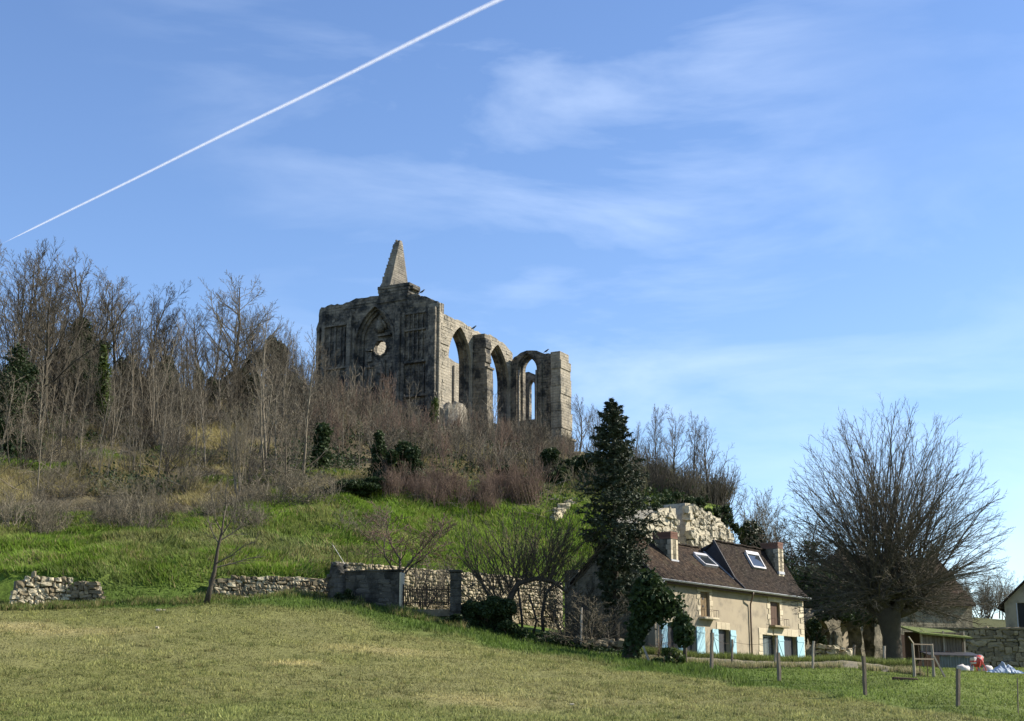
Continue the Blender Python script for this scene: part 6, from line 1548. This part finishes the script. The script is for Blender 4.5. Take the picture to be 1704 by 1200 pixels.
for (px, tp, Y, va, kd, lab) in [(965, 652, 176, 1, 'wood_oak', 'bushy bare tree right of the transept wall'), (992, 668, 170, 2, 'coppice', 'twiggy bare tree between transept and spruce top')]:
    place_tree(px, tp, Y, kd, va, lab, 'bare trees beside the ruin')
for (px, tp, Y, va, kd, lab) in [(1096, 666, 122, 4, 'wood_ash', 'tall bare tree on the cliff top nearest the spruce'), (1122, 682, 125, 2, 'wood_oak', 'bare tree in the middle of the cliff top'), (1150, 680, 121.5, 1, 'wood_ash', 'slim upright bare tree on the cliff top'), (1178, 690, 123, 3, 'wood_oak', 'broad bare tree near the cliff edge'), (1204, 765, 123, 4, 'windswept', 'low bare tree leaning out over the cliff edge'), (1060, 700, 128, 2, 'wood_ash', 'bare tree half hidden behind the spruce')]:
    place_tree(px, tp, Y, kd, va, lab, 'bare trees on the cliff top', rz=(0.2 if kd == 'windswept' else None))
for (px, tp, Y, va, kd, lab) in [(1238, 808, 165, 3, 'wood_ash', 'pale bare tree left in the gap beyond the house roof'), (1265, 805, 170, 2, 'wood_ash', 'pale bare tree in the middle of the gap beyond the roof'), (1292, 812, 168, 1, 'wood_ash', 'pale bare tree right in the gap beyond the roof'), (1318, 835, 160, 3, 'coppice', 'low twiggy tree behind the roof end')]:
    place_tree(px, tp, Y, kd, va, lab, 'bare trees beyond the house', bark='bark_pale', twig='twig_grey')

# ------------------------------------------------------------------ spruce
def spruce():
    g = ground_at(1026, 82); top = P(1026, 657, 82).z; H = top - g.z; rng = np.random.default_rng(12)
    o = empty('spruce_tree', g - Vector((0, 0, .2)), 0, 'tall dark spruce standing in front of the farmhouse gable', 'tree')
    tr = stems(rng, np.zeros((1, 3)), np.array([[0, 0, 1.]]), np.array([H]), np.array([.20]), 14, .012, .05, .08)
    link('trunk', mesh_np('trunk', *tubes(*tr, 8), smooth=True), M['bark_dark'], o)
    nb = 270; t = np.round(np.linspace(.17, .985, nb) * 30) / 30 + rng.normal(0, .006, nb); t = np.clip(t, .15, .99)
    az = np.arange(nb) * 2.399 + rng.normal(0, .3, nb)
    prof = np.interp(t, [.15, .25, .4, .52, .62, .75, .9, .96, 1], [.8, 1.2, 1.9, 2.45, 2.05, 1.45, .85, .45, .1]) * rng.uniform(.6, 1.15, nb)
    # heavier on the right side low down, thin patches elsewhere as on the old tree
    prof *= 1 + .18 * np.cos(az) * (t < .6)
    k = t * 13; i = np.clip(k.astype(int), 0, 12); p0 = tr[0][0][i] * (1 - (k - i)[:, None]) + tr[0][0][i + 1] * (k - i)[:, None]
    d = np.column_stack([np.cos(az), np.sin(az), np.interp(t, [0, .5, 1], [-.25, .0, .75])])
    bp, br = stems(rng, p0, d, prof, np.full(nb, .035), 7, .08, .0, .3, droop=.26)
    bp[:, :, 2] += (np.linspace(0, 1, 7) ** 3 * .28)[None] * prof[:, None]
    sp_, sr = shoots(rng, bp, br, 9, .15, 1.0, .85, .36, .6, m=4, wob=.12, up=-.06, rmin=.01, shape=.55)
    tw = join([tubes(bp, br, 4), tubes(sp_, sr, 3)])
    # needle sprays hang below every shoot
    allp = np.concatenate([bp[:, 1:].reshape(-1, 3), ((bp[:, 1:] + bp[:, :-1]) / 2).reshape(-1, 3), sp_.reshape(-1, 3), ((sp_[:, 1:] + sp_[:, :-1]) / 2).reshape(-1, 3)])
    m = 3; c = np.repeat(allp, m, 0); n = len(c)
    a = unit(rng.normal(0, 1, (n, 3)) * [1, 1, .6] + [0, 0, -.55]); b = unit(np.cross(a, rng.normal(0, 1, (n, 3)))); s = rng.uniform(.10, .24, (n, 1))
    V = np.stack([c - b * s * .22, c + b * s * .22, c + a * s], 1).reshape(-1, 3)
    cr = link('crown', mesh_np('crown', *join([tw, (V, np.arange(3 * n).reshape(-1, 3))])), M['spruce'], o)
spruce()

# ------------------------------------------------------------------ big pollard
def pollard():
    g = ground_at(1486, 84.5); rng = np.random.default_rng(21); Y = 84.5
    o = empty('pollard_tree', g - Vector((0, 0, .2)), 0, 'huge pollarded lime with fan of straight bare shoots', 'tree')
    pz = lambda px, py: P(px, py, Y) - g
    hd = pz(1482, 1020); mb = MB()
    b0 = Vector((0, 0, 0)); rr = .72
    mb.tube([(0, 0, -.2), (0, 0, .25), (.02, 0, .9), (.03, 0, 1.9), (-.02, 0, hd.z - .5), (-.08, 0, hd.z + .25), (-.1, 0, hd.z + .6)], [.95, .66, .55, .52, .60, .72, .45], 14)
    knobs = []
    for (px, py, r0, dy) in [(1448, 992, .42, -.3), (1470, 985, .5, .2), (1497, 990, .45, -.5), (1530, 1000, .42, .1), (1515, 985, .42, .5), (1485, 978, .45, .6), (1455, 1005, .38, .5), (1460, 975, .4, -.4)]:
        q = pz(px, py); q.y += dy * 1.6; knobs.append(q); a = Vector((-.05, 0, hd.z + .1)); m_ = a.lerp(q, .55) - Vector((0, 0, .12))
        mb.tube([a, m_, q, q + Vector((0, 0, .25))], [.42, .30, r0 * .75, r0 * .4], 9)
    mb.build('trunk', M['bark_dark'], o, True)
    kn = np.array([list(k) for k in knobs]); n = 440
    k = rng.integers(0, len(kn), n); base = kn[k] + rng.normal(0, .18, (n, 3))
    cz = 4.2; sx, sz = 6.75, pz(1480, 664).z - hd.z - cz
    u = (np.arange(n) + .5) / n; zz = -.60 + 1.60 * u; az = np.arange(n) * 2.39996 + rng.normal(0, .2, n); rr_ = np.sqrt(np.clip(1 - zz ** 2, 0, 1))
    tip = np.column_stack([rr_ * np.cos(az) * sx, rr_ * np.sin(az) * sx, zz * sz]) + np.array([.35, 0, hd.z + cz])
    tip = base + (tip - base) * np.where(rng.random(n) < .3, rng.uniform(.55, .85, n), rng.uniform(.90, 1.0, n))[:, None]
    # shoots leave the head steeply and bow outwards
    t = np.linspace(0, 1, 11)[None, :, None]; ctrl = base + (tip - base) * np.array([.38, .38, .54]); p = (1 - t) ** 2 * base[:, None] + 2 * t * (1 - t) * ctrl[:, None] + t ** 2 * tip[:, None]
    p[:, 2:] += np.cumsum(rng.normal(0, .045, (n, 9, 3)), 1); r = (.022 + .05 * rng.random(n) ** 2)[:, None] * np.linspace(1, .2, 11)[None]
    s1 = shoots(rng, p, r, 13, .38, .99, .50, .17, .6, m=4, wob=.06, up=.02, rmin=.0105, shape=.55)
    s2 = shoots(rng, s1[0], s1[1], 6, .2, 1.0, .5, .42, .8, m=2, wob=.06, up=.01, rmin=.009, shape=.4)
    n2 = 90; b2 = kn[rng.integers(0, len(kn), n2)] + rng.normal(0, .3, (n2, 3)); a2 = rng.random(n2) * 6.28; d2 = unit(np.column_stack([np.cos(a2), np.sin(a2), rng.uniform(-.1, .6, n2)]))
    w1 = stems(rng, b2, d2, rng.uniform(1.0, 3.6, n2), np.full(n2, .02), 8, .09, .0, .3, droop=.05); w2 = shoots(rng, w1[0], w1[1], 6, .2, 1, .55, .32, .7, m=4, rmin=.009, wob=.12)
    V, F = join([tubes(p, r, 5), tubes(*s1, 3), tubes(*s2, 3), tubes(*w1, 3), tubes(*w2, 3)])
    link('crown', mesh_np('crown', V, F), M['twig'], o)
pollard()
# dark twiggy evergreen-ivied trees right of the house
SPECS['dense'] = dict(h=9, trunk=.9, stems=5, foot=.4, splay=.55, r=.12, wob0=.1, levels=[dict(n=13, t0=.15, t1=1, ang=.8, lenr=.42, rr=.5, m=5, up=.06, wob=.16), dict(n=8, t0=.15, t1=1, ang=.7, lenr=.45, rr=.6, m=4, wob=.18, rmin=.014), dict(n=6, t0=.2, t1=1, ang=.65, lenr=.5, rr=.7, m=2, rmin=.012)])
place_tree(1352, 832, 116, 'dense', 1, 'dense dark twiggy tree right of the end chimney', 'dense trees behind the big pollard', bark='bark_dark', ivy=(.0, .8, 8000, 2.2), wide=1.25)
place_tree(1400, 880, 120, 'dense', 2, 'dense olive twiggy tree behind the pollard', 'dense trees behind the big pollard', bark='bark_dark', ivy=(.0, .6, 5000, 2.0), wide=1.3)
place_tree(1372, 930, 109.5, 'dense', 2, 'low dark twiggy tree over the rock shelter', 'dense trees behind the big pollard', bark='bark_dark', ivy=(.1, .9, 5000, 1.6), wide=1.4, base=P(1372, 1030, 109.5))
place_tree(1430, 940, 110.5, 'dense', 1, 'low olive tree right of the rock shelter arch', 'dense trees behind the big pollard', bark='bark_dark', ivy=(.1, .8, 3000, 1.5), wide=1.4, base=P(1430, 1030, 110.5))
place_tree(1322, 868, 122, 'dense', 2, 'dense dark tree half behind the end chimney', 'dense trees behind the big pollard', bark='bark_dark', ivy=(.0, .8, 5000, 1.9), wide=1.1)

# ------------------------------------------------------------------ enclosure trees
def fig_tree():
    g = ground_at(860, 82.5); rng = np.random.default_rng(31); Y = 82.5; q = lambda px, py, dy=0: P(px, py, Y) - g + Vector((0, dy, 0))
    o = empty('fig_tree', g - Vector((0, 0, .1)), 0, 'sprawling many-stemmed bare fig tree in front of the sunlit wall', 'tree')
    bough = [q(848, 1045), q(845, 1000), q(862, 968), q(890, 960), q(920, 964), q(945, 985)]
    mb = MB(); mb.tube(bough, [.22, .19, .16, .13, .11, .07], 8)
    mb.tube([q(905, 1062), q(902, 1020, .1), q(908, 985, .1), q(925, 965)], [.11, .10, .09, .07], 7); mb.tube([q(930, 1066), q(905, 1055), q(885, 1060)], [.06, .08, .05], 6)
    mb.tube([q(870, 1058, .2), q(868, 1020, .2), q(862, 975)], [.08, .07, .06], 6); mb.tube([q(830, 1040, .3), q(820, 1000, .2), q(800, 965)], [.12, .10, .05], 7); mb.tube([q(940, 1070, -.2), q(945, 1030, -.1), q(940, 985)], [.08, .07, .05], 6)
    mb.tube([q(885, 1062, .1), q(893, 1030, .1), q(880, 985)], [.07, .06, .05], 6)
    mb.build('trunk', M['bark_dark'], o, True)
    roots = [(800, 965), (820, 985), (838, 985), (848, 972), (860, 966), (872, 962), (885, 960), (900, 961), (915, 962), (930, 970), (942, 982), (830, 1005), (905, 985)]
    n = 150; k = rng.integers(0, len(roots), n); base = np.array([list(q(*roots[i])) for i in k]) + rng.normal(0, .08, (n, 3)); cx = q(868, 990).x
    d = np.column_stack([(base[:, 0] - cx) * .34 + rng.normal(0, .42, n), rng.normal(0, .35, n), np.ones(n)])
    ln = rng.uniform(1.6, 4.9, n) * np.where(np.abs(base[:, 0] - cx) > 1.7, .85, 1.0)
    p, r = stems(rng, base, d, ln, rng.uniform(.016, .036, n), 8, .12, .05, .35); s = shoots(rng, p, r, 5, .25, .95, .55, .38, .65, m=5, wob=.10, up=.10, rmin=.013); s2 = shoots(rng, s[0], s[1], 3, .3, 1, .6, .4, .75, m=3, rmin=.011)
    n2 = 60; b2 = base[:n2]; d2 = np.column_stack([rng.normal(0, .9, n2), rng.normal(0, .6, n2), rng.uniform(-.8, .2, n2)]); w = stems(rng, b2, d2, rng.uniform(.8, 2.2, n2), np.full(n2, .02), 6, .2, -.05, .4)
    link('crown', mesh_np('crown', *join([tubes(p, r, 4), tubes(*s, 3), tubes(*s2, 3), tubes(*w, 3)])), M['bark'], o)
fig_tree()
place_tree(667, 832, 85, 'fruit', 3, 'small purplish twiggy tree above the iron gate', None, bark='bark_dark', twig='twig_red', name='fruit_tree', wide=1.35, base=P(664, 955, 85))
bush(810, 978, 80.5, 105, 'black-green ivy mass beside the gate pillar', 'ivy', 15000, .16, hollow=.2)  # ivy made larger and denser to add shadow darkness beneath the fig
place_tree(1010, 968, 80, 'shrub_tree', 1, 'grey twiggy shrub in front of the shaded gable', None, bark='bark', twig='twig_grey', name='garden_shrub', wide=1.5, base=ground_at(985, 80.5))
# ivied stump, clipped tree and shrub by the house
def ivied_stump():
    Y = 74.5; g = ground_at(1052, Y); rng = np.random.default_rng(41); q = lambda px, py: P(px, py, Y) - g
    o = empty('ivied_stump', g - Vector((0, 0, .1)), 0, 'leaning ivy-smothered tree trunk before the house corner', 'tree')
    path = [q(1048, 1094), q(1058, 1060), q(1068, 1025), q(1072, 990), q(1078, 962)]
    MB().tube(path, [.42, .30, .24, .2, .1], 9).build('trunk', M['bark_dark'], o, True)
    pa = np.array([list(v) for v in path]); n = 7500; t = rng.random(n) ** .8 * 4; i = np.clip(t.astype(int), 0, 3); c = pa[i] * (1 - (t - i)[:, None]) + pa[i + 1] * (t - i)[:, None]
    rad = np.interp(t, [0, 1, 2, 3, 4], [.42, .36, .60, .95, .5]) * (.6 + .8 * fnoise(t * 6, rng.random(n) * 3, 1, 8)); off = unit(rng.normal(0, 1, (n, 3))); off[:, 0] += .22 * (t > 2)
    link('ivy', mesh_np('ivy', *leaves(rng, c + off * (rad * rng.random(n) ** .5)[:, None], .17, .03)), M['ivy'], o)
    # side limbs of leaves reaching right
    lp = np.array([[list(q(1085, 985)), list(q(1102, 992)), list(q(1120, 1000))], [list(q(1080, 1010)), list(q(1095, 1016)), list(q(1112, 1012))]]); lr = np.full((2, 3), .05); link('limb', mesh_np('limb', *tubes(lp, lr, 5)), M['bark_dark'], o)
    c2 = np.repeat(lp.reshape(-1, 3), 230, 0) + rng.normal(0, .3, (6 * 230, 3)); link('ivy', mesh_np('ivy', *leaves(rng, c2, .17, .03)), M['ivy'], o)
ivied_stump()
def clipped_tree():
    Y = 74; g = ground_at(1139, Y); rng = np.random.default_rng(43); H = P(1139, 1008, Y).z - g.z
    o = empty('clipped_tree', g - Vector((0, 0, .05)), 0, 'small standard tree with ball of dark leaves before the facade', 'tree')
    MB().tube([(0, 0, -.1), (.05, 0, H * .3), (-.04, 0, H * .55), (.04, 0, H * .95)], [.13, .10, .08, .03], 8).build('trunk', M['bark'], o, True)
    n = 1700; u = unit(rng.normal(0, 1, (n, 3))); zc = rng.choice([.48, .62, .78], n, p=[.3, .45, .25]) * H; rad = np.where(zc > .7 * H, .36, .52) * rng.random(n) ** .45
    link('crown', mesh_np('crown', *leaves(rng, np.column_stack([u[:, 0] * rad, u[:, 1] * rad, zc + u[:, 2] * rad * .9]), .16, .02)), M['ivy'], o)
clipped_tree()
bush(1113, 1072, 73.5, 46, 'low leafy shrub on the gravel bank by the lane', 'ivy_bright', 1500, .12, 'garden_shrub', hollow=.3)
place_tree(1092, 1050, 76, 'shrub_tree', 2, 'rust brown leafless shrub at the house corner', None, bark='bark', twig='twig_red', name='garden_shrub', wide=1.6)

# wooded hill far behind, read as one mass
r9 = np.random.default_rng(77); n9 = 70; Y9 = 325 + 40 * r9.random(n9); px9 = 1440 + 420 * r9.random(n9)
tm9 = [shrub_template('dense', 301, 'twig_grey'), shrub_template('dense', 302, 'twig'), shrub_template('wood_oak', 303, 'twig_grey')]
sp9 = np.column_stack([(px9 - 852) / FPX * Y9, Y9]); s9 = r9.uniform(.7, 1.2, n9)
instancer('distant_woods', tm9, np.column_stack([sp9, height(sp9[:, 0], sp9[:, 1]) - .2]), np.column_stack([np.zeros((n9, 2)), r9.random(n9) * 6.28]), np.column_stack([s9, s9, s9]), r9.integers(0, 3, n9), 'grey leafless wood on the far hill at right', 'wood')

for (px, tp, Y, wx, lab) in [(905, 1050, 79.5, 75, 'dark bramble clump under the fig tree'), (975, 1066, 78.4, 70, 'dark bramble clump before the stone heap'), (1030, 1074, 77, 60, 'dark bramble clump left of the ivied trunk'), (845, 1030, 79.8, 55, 'dark bramble clump right of the ivy mass'), (578, 975, 80.2, 42, 'dark ivy at the foot of the rounded pier'), (760, 1018, 78.8, 40, 'low nettles at the foot of the gate pillar')]:
    bush(px, tp, Y, wx, lab, 'ivy', 2600, .14, 'bramble_clump', 'bramble', 'dark brambles along the enclosure')  # undergrowth clumps added to darken the shadow band along the verge
place_tree(1000, 985, 79.5, 'fruit', 2, 'twiggy grey shrub left of the spruce trunk', None, bark='bark', twig='twig_grey', name='garden_shrub', wide=1.3)

# dead branches lying on the slope
rd = np.random.default_rng(321); n = 420; sp = spots_px(rd, n, [(0,520,103,128,4),(520,930,108,125,1.5)]); z = height(sp[:, 0], sp[:, 1]) + .12 + .25 * rd.random(n); a = rd.random(n) * 6.28
d = np.column_stack([np.cos(a), np.sin(a) * .6, rd.normal(.05, .25, n)]); p, r = stems(rd, np.column_stack([sp, z]), d, rd.uniform(.8, 3.6, n), rd.uniform(.015, .045, n), 6, .12, 0, .3); s = shoots(rd, p, r, 4, .2, 1, .6, .4, .6, m=4, rmin=.01)
o = link('dead_branches', mesh_np('dead_branches', *join([tubes(p, r, 4), tubes(*s, 3)])), M['bark_pale']); tag(o, 'pale dead branches lying about the brown slope', 'branches', kind='stuff')
# tufts and weeds against the foot of the walls
rw = np.random.default_rng(322); xs, ys = [], []
for (pl, Yl, pr, Yr, m) in ((10, 74.7, 175, 76.0, 5200), (180, 77.0, 360, 79.4, 5200), (345, 79.6, 552, 82.2, 6500), (545, 80.7, 668, 79.9, 4200), (660, 79.7, 775, 79.0, 3200)):
    t = rw.random(m); A, B = P(pl, 985, Yl), P(pr, 985, Yr); xs.append(A.x + (B.x - A.x) * t); ys.append(A.y + (B.y - A.y) * t - .05 - 1.3 * rw.random(m) ** 1.6)
x, y = np.concatenate(xs), np.concatenate(ys); k = fbm(x, y, 1.0, 61) > .36; x, y = x[k], y[k]; t = rw.random((len(x), 1))
o = blades('wall_foot_grass', on_ground(x, y), .08 + .42 * rw.random(len(x)) ** 1.5 * fbm(x, y, 1.2, 62) * 1.6, .03 + .04 * rw.random(len(x)), np.where(t < .3, STRAW * .75, np.where(t < .6, OLIVE * .9, VERGE * 1.3)) * (.6 + .8 * rw.random((len(x), 1))), rw, .8); tag(o, 'tall grass and dead stalks along the foot of the old walls', 'grass', kind='stuff')

for (px, tp, Y, wx, n, lab) in [(28, 585, 127, 75, 6000, 'dark ivied undergrowth below the left end of the wood'), (95, 560, 136, 60, 5000, 'dark evergreen clump left of the thick ivy trunk'), (140, 590, 134, 60, 5000, 'dark evergreen clump under the ivy-wrapped pair'), (205, 585, 142, 60, 4500, 'dark evergreen clump under the curved tree'), (262, 590, 143, 55, 4500, 'dark evergreen clump under the forked tree'), (395, 600, 148, 70, 5000, 'dark evergreen clump under the broad crowned tree'), (340, 610, 144, 60, 4000, 'dark evergreen clump left of the broad crowned trunk'), (490, 620, 154, 40, 3000, 'dark evergreen clump at the ruin left edge')]:
    bush(px, tp, Y, wx, lab, 'ivy', n, .22, 'evergreen_shrub', 'bush', 'dark undergrowth of the hillside wood', seed=3)
for (px, tp, Y, va, lab) in [(705, 920, 84.5, 1, 'twiggy shrub behind the iron gate'), (828, 930, 83.5, 2, 'twiggy shrub left of the fig bough'), (940, 950, 83, 3, 'twiggy shrub right of the fig bough'), (965, 975, 81, 1, 'twiggy shrub before the annex wall')]:
    place_tree(px, tp, Y, 'fruit', va, lab, 'leafless garden shrubs', bark='bark_dark', twig='twig', name='garden_shrub', wide=1.1)
bush(1395, 1000, 103.5, 60, 'dark ivy hanging over the rock shelter', 'ivy', 3000, .18, 'ivy_bush', base=P(1395, 1030, 103.8)); bush(1350, 1015, 103.0, 40, 'dark ivy between house corner and rock shelter', 'ivy', 2200, .18, 'ivy_bush', base=P(1352, 1070, 103.2)); bush(1450, 1005, 106, 60, 'dark ivy right of the rock shelter', 'ivy', 2600, .18, 'ivy_bush', base=P(1450, 1040, 106))

bush(1100, 832, 116, 55, 'trailing ivy on the left shoulder of the cliff', 'ivy', 2600, .18, base=P(1100, 866, 115.4)); bush(1162, 828, 119, 42, 'olive bramble drooping over the cliff middle', 'ivy', 2000, .18, base=P(1162, 858, 118.4)); bush(1188, 843, 120, 40, 'dark bramble drooping over the cliff right of its middle', 'ivy', 2000, .18, base=P(1188, 878, 119.2))
